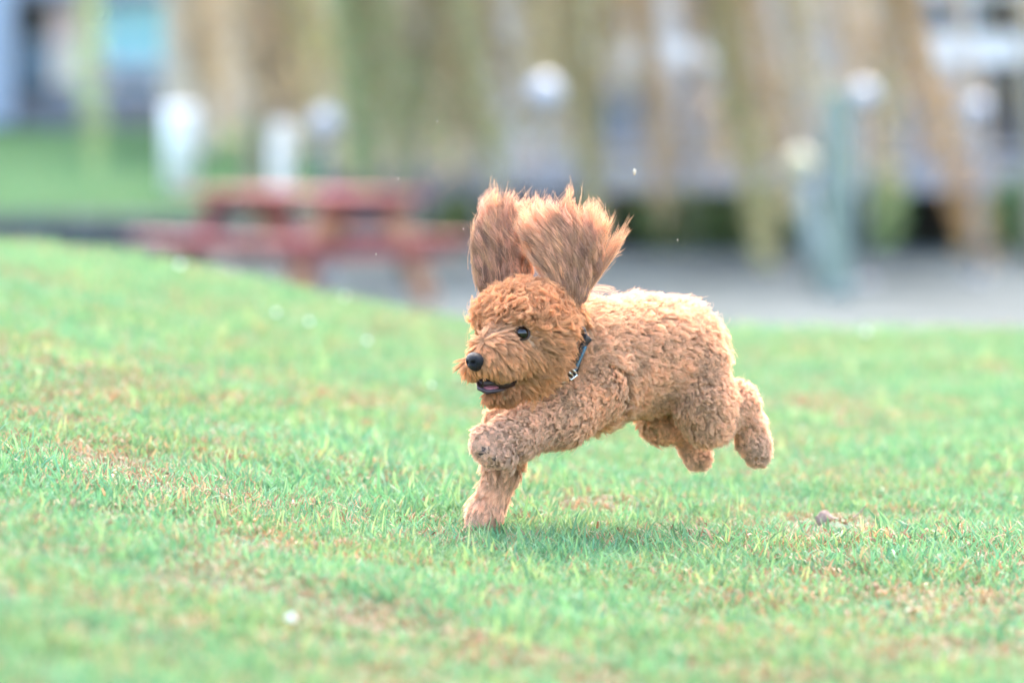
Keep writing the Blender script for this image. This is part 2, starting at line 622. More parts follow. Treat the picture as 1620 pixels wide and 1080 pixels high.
# ------------------------------------------------------------------ buildings
def part(name, mat, parent, c, s, bev=.01, mesh=None, label=None):
    """one box part; alike pieces can share MESH"""
    if mesh is None:
        mesh = MB().box((0, 0, 0), s, bev=bev).mesh(name)
        mesh.materials.append(mat)
    o = bpy.data.objects.new(name, mesh)
    o.location = tuple(float(v) for v in c)
    COL.objects.link(o)
    o.parent = parent
    if label: o['label'] = label
    return o


def window(parent, cx, y, cz, w, h, glass, frame_mat, mull=1):
    """a framed window in a wall facing the camera: frame (with a mullion), pane and sill"""
    m = MB()
    t = .07
    m.box((0, 0, h / 2 - t / 2), (w, .10, t)).box((0, 0, -h / 2 + t / 2), (w, .10, t))
    m.box((-w / 2 + t / 2, 0, 0), (t, .10, h - 2 * t)).box((w / 2 - t / 2, 0, 0), (t, .10, h - 2 * t))
    for k in range(mull):
        m.box((-w / 2 + w * (k + 1) / (mull + 1), -.004, 0), (.05, .08, h - 2 * t))
    f = m.build('window', frame_mat, parent)
    f.location = (cx, y, cz)
    part('pane', glass, f, (0, .02, 0), (w - 2 * t, .02, h - 2 * t), 0)
    part('sill', frame_mat, f, (0, -.07, -h / 2 - .03), (w + .12, .2, .05))
    return f


# --- blue-grey house on the rising lawn, far left
YB = 68.0
hb = empty('house', (-6.0, YB, -.2))
tag(hb, 'blue-grey house with teal windows on the lawn at the far left', 'house', 'houses behind the willows')
hb_rel = lambda x, y, z: (x + 6.0, y - YB, z + .2)
x0, x1 = -14.0, xat(272, YB)
wallz = (zat(-160, YB) + zat(160, YB)) / 2
part('wall', M['wall_blue'], hb, hb_rel((x0 + x1) / 2, YB + 4.2, 1.5), (x1 - x0, 8, 3.4))
part('plinth', M['dark_plinth'], hb, hb_rel((x0 + x1) / 2 + .0, YB + 4.0, zat(181, YB)), (x1 - x0 + .3, 8.2, .42))
for (pa, pb) in ((-60, 24),):
    part('pillar', M['wall_blue'], hb, hb_rel((xat(pa, YB) + xat(pb, YB)) / 2, YB - .15, 1.5), (xat(pb, YB) - xat(pa, YB), .4, 3.2))
part('lintel', M['dark_plinth'], hb, hb_rel((xat(24, YB) + xat(268, YB)) / 2, YB + .1, zat(-6, YB)), (xat(268, YB) - xat(24, YB), .3, .12))
dr = part('door', M['dark'], hb, hb_rel(xat(54, YB), YB + .15, zat(70, YB)), (xat(80, YB) - xat(28, YB), .08, zat(-2, YB) - zat(160, YB)))
part('door_panel', M['blue_glass'], dr, (0, -.06, -.22), (.33, .04, .6))
part('handle', M['metal'], dr, (.15, -.07, .05), (.03, .05, .14))
part('panel', M['pink_panel'], hb, hb_rel(xat(103, YB), YB + .14, zat(42, YB)), (xat(128, YB) - xat(80, YB), .1, zat(5, YB) - zat(76, YB)), label='pale pink upper panel beside the door')
part('panel', M['lav_wall'], hb, hb_rel(xat(103, YB), YB + .13, zat(104, YB)), (xat(128, YB) - xat(78, YB), .12, zat(72, YB) - zat(136, YB)), label='pale lavender lower panel beside the door')
window(hb, *hb_rel(xat(215, YB), YB + .1, zat(50, YB)), xat(268, YB) - xat(160, YB), zat(-8, YB) - zat(105, YB), M['teal_glass'], M['wall_blue'])
window(hb, *hb_rel(xat(212, YB), YB + .12, zat(135, YB)), xat(260, YB) - xat(165, YB), zat(116, YB) - zat(155, YB), M['blue_glass'], M['wall_blue'])
window(hb, *hb_rel(-10.5, YB + .1, 1.1), 1.4, 1.3, M['teal_glass'], M['white'])
rb = MB()
rb.add([(x0 - .5, YB - .7, 3.2), (x1 + .5, YB - .7, 3.2), (x1 + .5, YB + 8.9, 3.2), (x0 - .5, YB + 8.9, 3.2), (x0 - .5, YB + 4.1, 5.0), (x1 + .5, YB + 4.1, 5.0)],
       [(0, 1, 5, 4), (2, 3, 4, 5), (1, 2, 5), (3, 0, 4), (3, 2, 1, 0)])
ro = rb.build('roof', M['roof'], hb)
ro.location = (6.0, -YB, .2)

# --- tan house in the middle
YM = 60.0
x0, x1 = xat(258, YM), xat(955, YM)
hm = empty('house', ((x0 + x1) / 2, YM, -1.0))
tag(hm, 'tan rendered house hidden behind the hanging willow twigs in the middle', 'house', 'houses behind the willows')
W_ = x1 - x0
part('wall', M['tan_wall'], hm, (0, 3.0, 1.9), (W_, 6, 3.8))
part('plinth', M['dark_plinth'], hm, (0, 3.0, .25), (W_ + .2, 6.2, .5))
rb = MB()
rb.add([(-W_ / 2 - .4, -.6, 3.75), (W_ / 2 + .4, -.6, 3.75), (W_ / 2 + .4, 6.6, 3.75), (-W_ / 2 - .4, 6.6, 3.75), (-W_ / 2 - .4, 3, 5.3), (W_ / 2 + .4, 3, 5.3)],
       [(0, 1, 5, 4), (2, 3, 4, 5), (1, 2, 5), (3, 0, 4), (3, 2, 1, 0)])
rb.build('roof', M['roof'], hm)

# --- grey timber house with a raised veranda on the right
YV = 50.0
x0, x1 = xat(760, YV), xat(2050, YV)
hr = empty('house', ((x0 + x1) / 2, YV, PAVE_Z))
tag(hr, 'grey timber house with a raised veranda and pale handrail on the right', 'house', 'houses behind the willows')
xc, W_ = (x0 + x1) / 2, x1 - x0
HR = lambda px, y, py: (xat(px, YV) - xc, y, zat(py, YV) - PAVE_Z)
part('wall', M['lav_wall'], hr, (0, 5.2, 2.2), (W_, 6, 4.4))
dk = zat(258, YV) - PAVE_Z
part('deck_beam', M['grey_wood'], hr, (0, .05, dk - .15), (W_, .10, .22))
bm_ = MB().box((0, 0, 0), (.19, 2.1, .04), bev=.006).mesh('deck_board')
bm_.materials.append(M['grey_wood'])
nb = int(W_ / .2)
for k in range(nb):
    part('deck_board', None, hr, (-W_ / 2 + .1 + k * .2, 1.1, dk - .02), None, mesh=bm_)
pm = MB().box((0, 0, 0), (.14, .14, dk - .26), bev=.01).mesh('deck_post')
pm.materials.append(M['grey_wood'])
for k in range(9):
    part('deck_post', None, hr, (-W_ / 2 + .2 + k * (W_ - .4) / 8, .25, (dk - .26) / 2), None, mesh=pm)
part('underdeck_shade', M['dark'], hr, (0, 1.9, (dk - .05) / 2), (W_, .1, dk - .06))  # dark sheet painted in for the shade under the deck
hz = zat(84, YV) - PAVE_Z
vpm = MB().box((0, 0, 0), (.12, .12, 3.6 - dk), bev=.01).mesh('veranda_post')
vpm.materials.append(M['grey_wood'])
for k in range(5):
    part('veranda_post', None, hr, (-W_ / 2 + .1 + k * (W_ - .2) / 4, .2, dk + (3.6 - dk) / 2), None, mesh=vpm)
for (pa, pb) in ((925, 1150), (1415, 1640), (1655, 2040)):
    xa, xb = xat(pa, YV) - xc, xat(pb, YV) - xc
    part('handrail', M['white'], hr, ((xa + xb) / 2, .1, hz), (xb - xa, .12, .19))
    part('bottom_rail', M['grey_wood'], hr, ((xa + xb) / 2, .1, dk + .12), (xb - xa, .06, .07))
    nbal = int((xb - xa) / .17)
    bal = MB().box((0, 0, 0), (.035, .035, hz - dk - .26), bev=.004).mesh('baluster')
    bal.materials.append(M['grey_wood'])
    for k in range(nbal):
        part('baluster', None, hr, (xa + (k + .5) * (xb - xa) / nbal, .1, dk + .155 + (hz - dk - .26) / 2), None, mesh=bal)
for px, g in ((1000, 'blue_glass'), (1190, 'blue_glass'), (1750, 'blue_glass')):
    x, y, z_ = HR(px, 2.17, 185)
    window(hr, x, y, z_, .7, .55, M[g], M['grey_wood'])
x, y, z_ = HR(1560, 2.15, 20)
window(hr, x, y, z_, 1.2, .5, M['blue_glass'], M['white'])
x, y, z_ = HR(1640, 2.15, 190)
dr = part('door', M['dark'], hr, (x, 2.16, dk + 1.0), (.5, .06, 2.0))
part('handle', M['metal'], dr, (-.2, -.06, 0), (.03, .06, .14))
rb = MB()
rb.add([(-W_ / 2 - .4, -.6, 4.2), (W_ / 2 + .4, -.6, 4.2), (W_ / 2 + .4, 8.6, 4.2), (-W_ / 2 - .4, 8.6, 4.2), (-W_ / 2 - .4, 4.5, 5.9), (W_ / 2 + .4, 4.5, 5.9)],
       [(0, 1, 5, 4), (2, 3, 4, 5), (1, 2, 5), (3, 0, 4), (3, 2, 1, 0)])
rb.build('roof', M['roof'], hr)
# a blue folding chair standing on the veranda
ch = empty('chair', (xat(1426, YV), YV + .9, dk + PAVE_Z))
tag(ch, 'blue slatted chair standing on the veranda of the grey house', 'chair')
part('seat', M['blue_glass'], ch, (0, 0, .42), (.42, .42, .04))
for k in range(4):
    part('slat', M['blue_glass'], ch, (0, .2, .50 + .11 * k), (.40, .025, .08), .004)
for sx in (-.19, .19):
    part('leg', M['blue_glass'], ch, (sx, -.18, .2), (.035, .035, .40), .004)
    part('leg', M['blue_glass'], ch, (sx, .2, .44), (.035, .035, .88), .004)

# --- low dark stone wall along the lawn
wl = empty('low_wall', (xat(0, 49.7), 49.75, PAVE_Z))
tag(wl, 'low dark stone wall between the paving and the left lawn', 'wall')
xa, xb = -12.0, -.65  # right end runs past the lawn, added as the dark under the table
r_ = random.Random(5)
ms = []
for k in range(5):
    me = MB().box((0, 0, 0), (.36 + .05 * k, .28, .14), bev=.025).mesh('stone')
    me.materials.append(M['dark_stone'])
    ms.append((me, .36 + .05 * k))
for row in range(2):
    x = xa - .2 * row
    while x < xb:
        me, w_ = ms[r_.randrange(5)]
        o = part('stone', None, wl, (x + w_ / 2 - wl.location.x, r_.uniform(-.02, .02), .075 + row * .15), None, mesh=me)
        o.rotation_euler = (r_.uniform(-.03, .03), 0, r_.uniform(-.03, .03))
        x += w_ + .015

# ------------------------------------------------------------------ red picnic table
PT = at(478, 452, 38.5)
pt = empty('picnic_table', (PT[0], 38.5, PAVE_Z), math.radians(-50))
tag(pt, 'red stained wooden picnic table with attached benches on the grey paving', 'picnic table')
L_ = 1.85
pk = MB().box((0, 0, 0), (L_, .135, .042), bev=.006).mesh('top_plank')
pk.materials.append(M['red_worn'])
for k in range(5):
    part('top_plank', None, pt, (0, -.30 + .15 * k, .74), None, mesh=pk)
sk = MB().box((0, 0, 0), (L_, .13, .042), bev=.006).mesh('seat_plank')
sk.materials.append(M['red_wood'])
for s in (-1, 1):
    for k in range(2):
        part('seat_plank', None, pt, (0, s * (.60 + .14 * k), .44), None, mesh=sk)
for sx in (-.62, .62):
    m_ = M['red_wood'] if sx < 0 else M['orange_wood']
    for s in (-1, 1):
        a = math.atan2(.36, .70)
        o = MB().box((0, 0, 0), (.05, .14, .78), bev=.006).build('leg', m_, pt)
        o.location = (sx, s * .42, .36)
        o.rotation_euler = (s * a, 0, 0)
    part('seat_bearer', M['red_wood'], pt, (sx + .055, 0, .365), (.05, 1.50, .10))
    part('top_bearer', M['red_wood'], pt, (sx + .055, 0, .67), (.05, .72, .09))
for sx, a in ((-.34, .62), (.40, -.62)):
    o = MB().box((0, 0, 0), (.04, .09, .52), bev=.005).build('brace', M['orange_wood'], pt)
    o.location = (sx, 0, .52)
    o.rotation_euler = (0, -a, 0)

# ------------------------------------------------------------------ posts and lamps
def bollard(px, pyb, Y, zb, h, r, mat, label):
    t = empty('bollard', (xat(px, Y), Y, zb))
    tag(t, label, 'bollard', 'pale bollards beyond the picnic table')
    MB().lathe([(r, .0), (r, h - .022), (r * .94, h - .008), (r * .85, h)], 20).build('shaft', mat, t, True)
    MB().lathe([(r * 1.25, 0), (r * 1.25, .04), (r * 1.02, .06)], 20).build('base', mat, t)
    MB().lathe([(r * 1.03, 0), (r * 1.04, .012), (r * 1.03, .025)], 20, (0, 0, h * .3)).build('band', M['grey_post'], t)


bollard(286, 305, 53, lawn_z(53) - .02, .84, .155, M['white'], 'broad white bollard standing on the green lawn above the dark stone wall')
bollard(447, 400, 48.5, PAVE_Z, 1.12, .10, M['white'], 'slim whitish bollard seen through the legs of the red picnic table')


def lamp(px, py, Y, r, pm, label, zb=PAVE_Z, rp=.028):
    zc = zat(py, Y)
    t = empty('garden_lamp', (xat(px, Y), Y, zb))
    tag(t, label, 'lamp', 'globe lamps on posts along the paving')
    H = zc - zb
    MB().lathe([(rp, .0), (rp, H - r * 1.1)], 14).build('post', pm, t, True)
    MB().lathe([(.09, 0), (.09, .03), (rp * 1.3, .06)], 16).build('base', pm, t)
    MB().lathe([(rp * 1.2, 0), (r * .55, .03), (r * .55, .05)], 16, (0, 0, H - r * 1.16)).build('collar', pm, t)
    MB().lathe([(r * math.sin(math.pi * (k + .35) / 12.7), -r * math.cos(math.pi * (k + .35) / 12.7)) for k in range(13)], 24, (0, 0, H)).build('globe', M['globe'], t, True)


lamp(515, 192, 42, .10, M['grey_post'], 'white globe lamp above the left half of the red picnic table')
lamp(760, 190, 45, .09, M['grey_post'], 'dull white globe lamp just behind the ears of the poodle')
lamp(862, 146, 41, .12, M['grey_post'], 'largest and brightest white globe lamp over the head of the poodle')
lamp(1367, 150, 41.5, .095, M['grey_post'], 'white globe lamp just right of the thick pale green post', rp=.022)
gp_ = empty('square_post', (xat(1326, 39.5), 39.5, PAVE_Z), .3)
tag(gp_, 'thick pale green post standing on the paving right of the poodle', 'post')
part('shaft', M['post_green'], gp_, (0, 0, .70), (.15, .15, 1.40), .015)
part('cap', M['post_green'], gp_, (0, 0, 1.42), (.18, .18, .04), .012)
part('base', M['post_blue'], gp_, (0, 0, .05), (.20, .20, .10), .015)
lamp(1546, 172, 42.5, .085, M['grey_post'], 'small white globe lamp close to the right edge')
lp = empty('marker_post', (xat(1300, 41), 41, PAVE_Z))
tag(lp, 'leaning pale blue post with a cream ball on top beside the thick pale green post', 'post')
MB().tube([(0, 0, 0), (-.05, 0, .3), (-.15, 0, .82)], [.085, .075, .055], 14).build('shaft', M['post_blue'], lp, True)
MB().lathe([(.11 * math.sin(math.pi * (k + .3) / 10.6), -.11 * math.cos(math.pi * (k + .3) / 10.6)) for k in range(11)], 18, (-.16, 0, .90)).build('cap', M['cream'], lp, True)

# ------------------------------------------------------------------ willows, shrubs
def leaf_quads(P, Dv, ln, wd, cols, r):
    """narrow leaves: P root (n,3), Dv direction (n,3)"""
    n = len(P)
    Dv = Dv / (np.linalg.norm(Dv, axis=1, keepdims=True) + 1e-9)
    a = r.normal(size=(n, 3))
    S = np.cross(Dv, a)
    S /= np.linalg.norm(S, axis=1, keepdims=True) + 1e-9
    ln = ln * (.6 + .8 * r.random((n, 1)))
    V = np.stack([P, P + Dv * ln * .45 + S * wd, P + Dv * ln, P + Dv * ln * .45 - S * wd], 1)
    F = (np.arange(n) * 4)[:, None] + np.array([[0, 1, 2, 3]])
    cols = np.array(cols)
    c = cols[r.integers(0, len(cols), n)] * (.7 + .6 * r.random((n, 1)))
    return V.reshape(-1, 3), F, np.repeat(c, 4, 0)


def willow(px, Y, zb, label, strands, cols, seed, H=5.2, lean=.3, drift=.55, rtr=.06):
    r = np.random.default_rng(seed)
    X = xat(px, Y)
    t = empty('willow_tree', (X, Y, zb))
    tag(t, label, 'tree', 'weeping willows in front of the houses')
    tr = MB()
    pts = [(0, 0, 0), (lean * .15, .02, H * .25), (lean * .4, 0, H * .5), (lean * .8, .05, H * .75), (lean, 0, H)]
    tr.tube(pts, [rtr * 1.35, rtr, rtr * .85, rtr * .6, rtr * .3], 12).build('trunk', M['bark'], t, True)
    Ps, Ds, tw = [], [], MB()
    limb = MB()
    for k in range(9):
        a = 6.283 * k / 9 + r.random()
        R_ = 1.3 + r.random() * 1.2
        p0 = Vector(pts[2]).lerp(Vector(pts[4]), r.random())
        limb.tube([p0, p0 + Vector((math.cos(a) * R_ * .5, math.sin(a) * R_ * .5, .6)), p0 + Vector((math.cos(a) * R_, math.sin(a) * R_, .75))], [.05, .035, .015], 7)
        # twigs hanging from the limb, all about the crown
        for q in range(5):
            f = .35 + .65 * r.random()
            p = p0 + Vector((math.cos(a) * R_ * f, math.sin(a) * R_ * f, .55))
            strands = strands + [(None, p, .9 + 1.2 * r.random(), .0, None)]
    limb.build('limb', M['bark'], t, True)['kind'] = 'stuff'
    for s in strands:
        if s[0] is None:
            p_top, Ls, n_, cset, dy = Vector(s[1]), s[2], 26, cols, 0
            p_bot = p_top + Vector((drift * .3 * Ls, 0, -Ls))
        else:
            (pxa, pya), (pxb, pyb), dyy, n_, cset = s
            A, B = at(pxa, pya, Y + dyy) - np.array([X, Y, zb]), at(pxb, pyb, Y + dyy) - np.array([X, Y, zb])
            p_top, p_bot = Vector(A), Vector(B)
            up = Vector((-(p_bot.x - p_top.x) * .25, 0, H * .72 - p_top.z)) if p_top.z < H * .72 else Vector((0, 0, 0))
            p_top = p_top + up
            cset = cset or cols
        mid = (p_top + p_bot) / 2 + Vector((-.12 * (p_bot.x - p_top.x) - .02, r.normal() * .06, 0))
        K = 7
        line = []
        for k in range(K):
            f = k / (K - 1)
            line.append(p_top * (1 - f) ** 2 + mid * 2 * f * (1 - f) + p_bot * f * f)
        tw.tube(line, list(np.linspace(.011, .004, K)), 4, cap=False)
        f = r.random(n_) ** .9
        L3 = np.array(line)
        seg = np.minimum((f * (K - 1)).astype(int), K - 2)
        fr = (f * (K - 1) - seg)[:, None]
        P = L3[seg] * (1 - fr) + L3[seg + 1] * fr + r.normal(0, .022, (n_, 3))
        dv = (L3[seg + 1] - L3[seg])
        dv = dv / np.linalg.norm(dv, axis=1, keepdims=True) + r.normal(0, .55, (n_, 3))
        Ps.append((P, dv, cset))
    crown = tw.build('twigs', M['twig'], t)
    crown['kind'] = 'stuff'
    Vs, Fs, Cs, o_ = [], [], [], 0
    for P, dv, cset in Ps:
        v, f, c = leaf_quads(P, dv, .12, .015, cset, r)
        Vs.append(v); Fs.append(f + o_); Cs.append(c); o_ += len(v)
    me = np_mesh('crown', np.concatenate(Vs), np.concatenate(Fs), np.concatenate(Cs))
    lo = link('crown', me, M['willow'], t)
    lo['kind'] = 'stuff'


OL = [(.34, .36, .17), (.40, .39, .20), (.29, .34, .15), (.44, .40, .24)]
TAN = [(.46, .34, .22), (.42, .30, .18), (.50, .39, .27), (.38, .32, .19)]
GRN = [(.22, .33, .13), (.26, .37, .17), (.19, .29, .13)]
ORG = [(.48, .29, .14), (.42, .27, .13), (.38, .28, .12)]


def curtain(x0, x1, n_, y_lo, y_hi, slope, dy, leaves, cols, seed):
    """hanging twigs in bundles that the wind pushes to one side"""
    r = np.random.default_rng(seed)
    out = []
    while len(out) < n_:
        px = x0 + (x1 - x0) * r.random()
        yb = y_lo + (y_hi - y_lo) * r.random()
        sl = slope * r.uniform(.7, 2.6)
        d = r.uniform(-dy, dy)
        c = cols[r.integers(0, len(cols))]
        br = r.uniform(.45, 1.45)
        cc = [tuple(br * (.7 * x + .3 * y) for x, y in zip(c, q)) for q in cols]
        for q in range(r.integers(1, 4)):
            x = px + r.normal(0, 5)
            y = yb + r.normal(0, 22)
            out.append(((x, -30), (x + sl * (y + 30) / 300 + r.normal(0, 5), y), d + r.normal(0, .08), leaves, cc))
    return out


def sweep(xa, ya, xb, yb, n_, cols, seed):
    """one slanting bundle of long twigs"""
    r = np.random.default_rng(seed)
    return [((xa + r.normal(0, 7), ya + r.normal(0, 8)), (xb + r.normal(0, 9), yb + r.normal(0, 20)), -.9 + r.normal(0, .15), 85, cols) for k in range(n_)]


willow(395, 46, PAVE_Z, 'tan leaved weeping willow hanging over the picnic table at the left', curtain(270, 430, 48, 110, 250, 45, 1.2, 60, TAN, 1) + curtain(380, 520, 40, 130, 270, 60, 1.0, 60, OL + TAN[:1], 2) + curtain(135, 160, 5, 180, 290, 4, .3, 60, GRN, 3), TAN, 101, H=5.6, lean=.5)
willow(640, 44, PAVE_Z, 'olive green weeping willow hanging behind the ears of the poodle', sweep(505, -10, 588, 300, 12, GRN, 31) + sweep(560, 10, 640, 240, 9, OL, 32) + sweep(690, 0, 790, 260, 9, OL, 33) + curtain(480, 540, 14, 200, 300, 80, .6, 80, GRN, 4) + curtain(500, 720, 60, 90, 270, 75, 1.2, 60, OL + TAN[:2], 5) + curtain(620, 860, 52, 90, 250, 55, 1.2, 60, TAN + OL, 6), OL, 102, H=5.6, lean=.6)
willow(935, 46, PAVE_Z, 'weeping willow with a thin pale trunk right of the raised ears', sweep(890, 40, 940, 390, 10, OL, 34) + sweep(1115, 60, 1212, 410, 12, OL, 35) + sweep(1010, 0, 1050, 330, 8, TAN, 36) + sweep(1160, 0, 1260, 300, 8, TAN, 37) + curtain(800, 960, 40, 90, 300, 45, 1.0, 60, OL + TAN, 7) + curtain(920, 1150, 32, 60, 290, 60, 1.0, 60, TAN + OL[:1], 8) + curtain(1080, 1200, 10, 260, 400, 90, .8, 70, OL, 9) + curtain(900, 1250, 16, 90, 260, -50, 1.0, 60, TAN, 15), OL, 103, H=5.6, lean=.3, rtr=.05)
willow(1640, 45, PAVE_Z, 'weeping willow with orange brown hanging twigs at the right edge', curtain(1130, 1310, 20, 90, 290, 70, 1.0, 60, TAN + OL[:1], 10) + [((1385 + 8 * math.sin(k * 3.3), 40), (1552 + 26 * math.sin(k * 2.1), 415 - 16 * (k % 5)), .2 * math.sin(k), 80, ORG) for k in range(10)] + [((1440 + 9 * math.sin(k * 3.3), 20), (1400 - 40 * math.sin(k * 1.7), 260 - 20 * (k % 4)), .3 * math.sin(k), 60, TAN) for k in range(8)] + curtain(1320, 1420, 14, 90, 240, 70, .6, 60, ORG + TAN, 11) + curtain(1450, 1640, 14, 90, 300, 60, .8, 60, OL + TAN, 12) + curtain(1388, 1402, 2, 300, 370, 5, .2, 60, GRN, 13), ORG, 104, H=5.6, lean=-.4, rtr=.05)


def shrub(px, Y, w, h, cols, label, seed, zb=PAVE_Z):
    r = np.random.default_rng(seed)
    t = empty('shrub', (xat(px, Y), Y, zb))
    tag(t, label, 'shrub', 'shrubs growing under the veranda edge')
    st = MB()
    for k in range(7):
        a = r.random() * 6.283
        q = Vector((math.cos(a) * w * .4, math.sin(a) * w * .3, h * (.6 + .3 * r.random())))
        st.tube([(0, 0, 0), q * .5 + Vector((0, 0, h * .1)), q], [.014, .010, .004], 6)
    st.build('stem', M['twig'], t)
    n_ = 700
    d = r.normal(size=(n_, 3)); d /= np.linalg.norm(d, axis=1, keepdims=True)
    rr = (.35 + .65 * r.random((n_, 1)) ** .5) * (.75 + .5 * vnoise(d[:, 0] * 2, d[:, 2] * 2 + seed, 1.0)[:, None])
    P = d * rr * np.array([w * .5, w * .4, h * .5]) + np.array([0, 0, h * .52])
    v, f, c = leaf_quads(P, d + r.normal(0, .6, (n_, 3)), .08, .022, cols, r)
    lo = link('leaves', np_mesh('leaves', v, f, c), M['shrub'], t)
    lo['kind'] = 'stuff'


SG = [(.09, .15, .05), (.13, .18, .06), (.17, .19, .07), (.07, .12, .05)]
shrub(1075, 49.4, .8, .5, SG, 'dark olive shrub under the veranda just behind the back of the poodle', 201)
shrub(1215, 49.4, 1.0, .55, SG, 'wide dark olive shrub left of the leaning pale blue post', 202)
shrub(1400, 49.3, .35, .62, GRN, 'narrow bright green shrub right of the thick pale green post', 203)
shrub(1610, 49.4, .5, .6, GRN, 'bright green shrub under the veranda at the right edge', 204)
shrub(730, 49.4, .55, .45, SG, 'small dark shrub beside the red picnic table behind the left ear', 205)
shrub(410, 57, 1.0, .5, GRN, 'green shrub on the lawn between the broad bollard and the tan house', 206, lawn_z(57) - .03)

# far treeline beyond the houses
r = np.random.default_rng(77)
n_ = 26000
tx = r.uniform(-70, 70, n_)
top = 6 + 5 * vnoise(tx, tx * 0, .12)
P = np.stack([tx, 96 + r.uniform(-3, 3, n_), -1 + top * r.random(n_) ** .8], 1)
v, f, c = leaf_quads(P, r.normal(size=(n_, 3)), .9, .28, [(.06, .11, .05), (.08, .13, .05), (.10, .13, .06)], r)
tag(link('treeline', np_mesh('treeline', v, f, c), M['shrub']), 'dark green line of trees far behind the houses', 'trees', kind='stuff')

# ------------------------------------------------------------------ the dog
YD = 7.5


def W(px, py, w):
    return at(px, py, YD + w)


class Body:
    """smooth union of tapered capsules"""
    def __init__(self): self.p = []

    def cap(self, a, b, ra, rb, grp, k):
        self.p.append((W(*a), W(*b), ra / 1200, rb / 1200, grp, k)); return self

    def ball(self, a, ra, grp, k): return self.cap(a, a, ra, ra, grp, k)

    def chain(self, pts, grp, k):
        for (a, ra), (b, rb) in zip(pts[:-1], pts[1:]): self.cap(a, b, ra, rb, grp, k)
        return self

    def groups(self):
        g = []
        for q in self.p:
            if q[4] not in g: g.append(q[4])
        return g

    def eval(self, P, want=False):
        P = np.asarray(P, np.float64)
        dist = {}
        for A, B, ra, rb, g, k in self.p:
            ab = B - A
            L2 = float(ab @ ab)
            if L2 < 1e-12:
                d = np.linalg.norm(P - A, axis=1) - ra
            else:
                t = np.clip((P - A) @ ab / L2, 0, 1)
                d = np.linalg.norm(P - A - t[:, None] * ab, axis=1) - (ra + (rb - ra) * t)
            dist[g] = d if g not in dist else smin(dist[g], d, k)
        tot = None
        for g, d in dist.items():
            tot = d if tot is None else smin(tot, d, KG[g])
        return (tot, dist) if want else tot

    def grad(self, P, e=.001):
        g = np.stack([self.eval(P + np.eye(3)[i] * e) - self.eval(P - np.eye(3)[i] * e) for i in range(3)], 1)
        return g / (np.linalg.norm(g, axis=1, keepdims=True) + 1e-12)


def smin(a, b, k):
    if k <= 0: return np.minimum(a, b)
    h = np.clip(.5 + .5 * (b - a) / k, 0, 1)
    return b * (1 - h) + a * h - k * h * (1 - h)


KG = {'torso': .0, 'hind_far': .012, 'hind_near': .022, 'fore_far': .014, 'fore_near': .020, 'head': .018, 'muzzle': .012, 'jaw': .003}
dog = Body()
dog.chain([((925, 577, -.005), 88), ((1010, 563, .03), 77), ((1068, 553, .065), 63), ((1086, 563, .075), 51)], 'torso', .03)
dog.chain([((868, 605, -.055), 46), ((930, 592, -.02), 74)], 'torso', .03)
dog.chain([((925, 550, -.02), 62), ((868, 540, -.09), 50)], 'torso', .03)
dog.chain([((1085, 585, .10), 46), ((1048, 662, .095), 33), ((1082, 668, .125), 24), ((1104, 722, .115), 20)], 'hind_far', .010)
dog.chain([((1098, 580, .035), 50), ((1114, 638, .018), 40), ((1120, 670, .018), 31)], 'hind_near', .02)
dog.chain([((1124, 660, .022), 33), ((1166, 636, .055), 25), ((1180, 664, .06), 18), ((1192, 702, .068), 19), ((1199, 720, .07), 17)], 'hind_near', .012)
dog.chain([((835, 630, -.02), 42), ((806, 668, -.045), 28), ((797, 738, -.05), 24), ((768, 812, -.058), 21), ((754, 842, -.066), 20)], 'fore_far', .012)
dog.cap((758, 844, -.07), (740, 850, -.078), 17, 12, 'fore_far', .008)
for q in ((722, 852, -.070), (731, 857, -.088), (747, 860, -.094)):
    dog.ball(q, 10.5, 'fore_far', .004)
dog.chain([((932, 612, -.060), 54), ((890, 655, -.09), 41), ((815, 690, -.135), 28), ((784, 702, -.155), 25)], 'fore_near', .018)
for (a, ra) in (((765, 692, -.165), 16), ((763, 709, -.172), 16), ((776, 722, -.172), 15), ((797, 722, -.165), 15)):
    dog.ball(a, ra, 'fore_near', .008)
dog.ball((840, 522, -.14), 62, 'head', .02)
dog.ball((830, 508, -.135), 52, 'head', .02)
dog.ball((885, 515, -.105), 38, 'head', .02)
dog.ball((792, 506, -.125), 36, 'head', .015)
dog.ball((856, 560, -.152), 36, 'head', .02)
dog.ball((834, 586, -.152), 31, 'head', .02)
dog.ball((790, 560, -.12), 34, 'head', .02)
dog.ball((822, 503, -.178), 22, 'head', .012)          # brow over the near eye
dog.chain([((822, 556, -.165), 40), ((790, 562, -.190), 33), ((764, 572, -.212), 22)], 'muzzle', .012)
dog.chain([((806, 536, -.178), 24), ((770, 553, -.205), 17)], 'muzzle', .012)
dog.ball((750, 582, -.185), 17, 'muzzle', .010)         # far side of the moustache
dog.ball((795, 582, -.200), 20, 'muzzle', .010)         # near side of the moustache
dog.chain([((840, 596, -.145), 26), ((800, 622, -.170), 15), ((776, 628, -.180), 10.5)], 'jaw', .01)


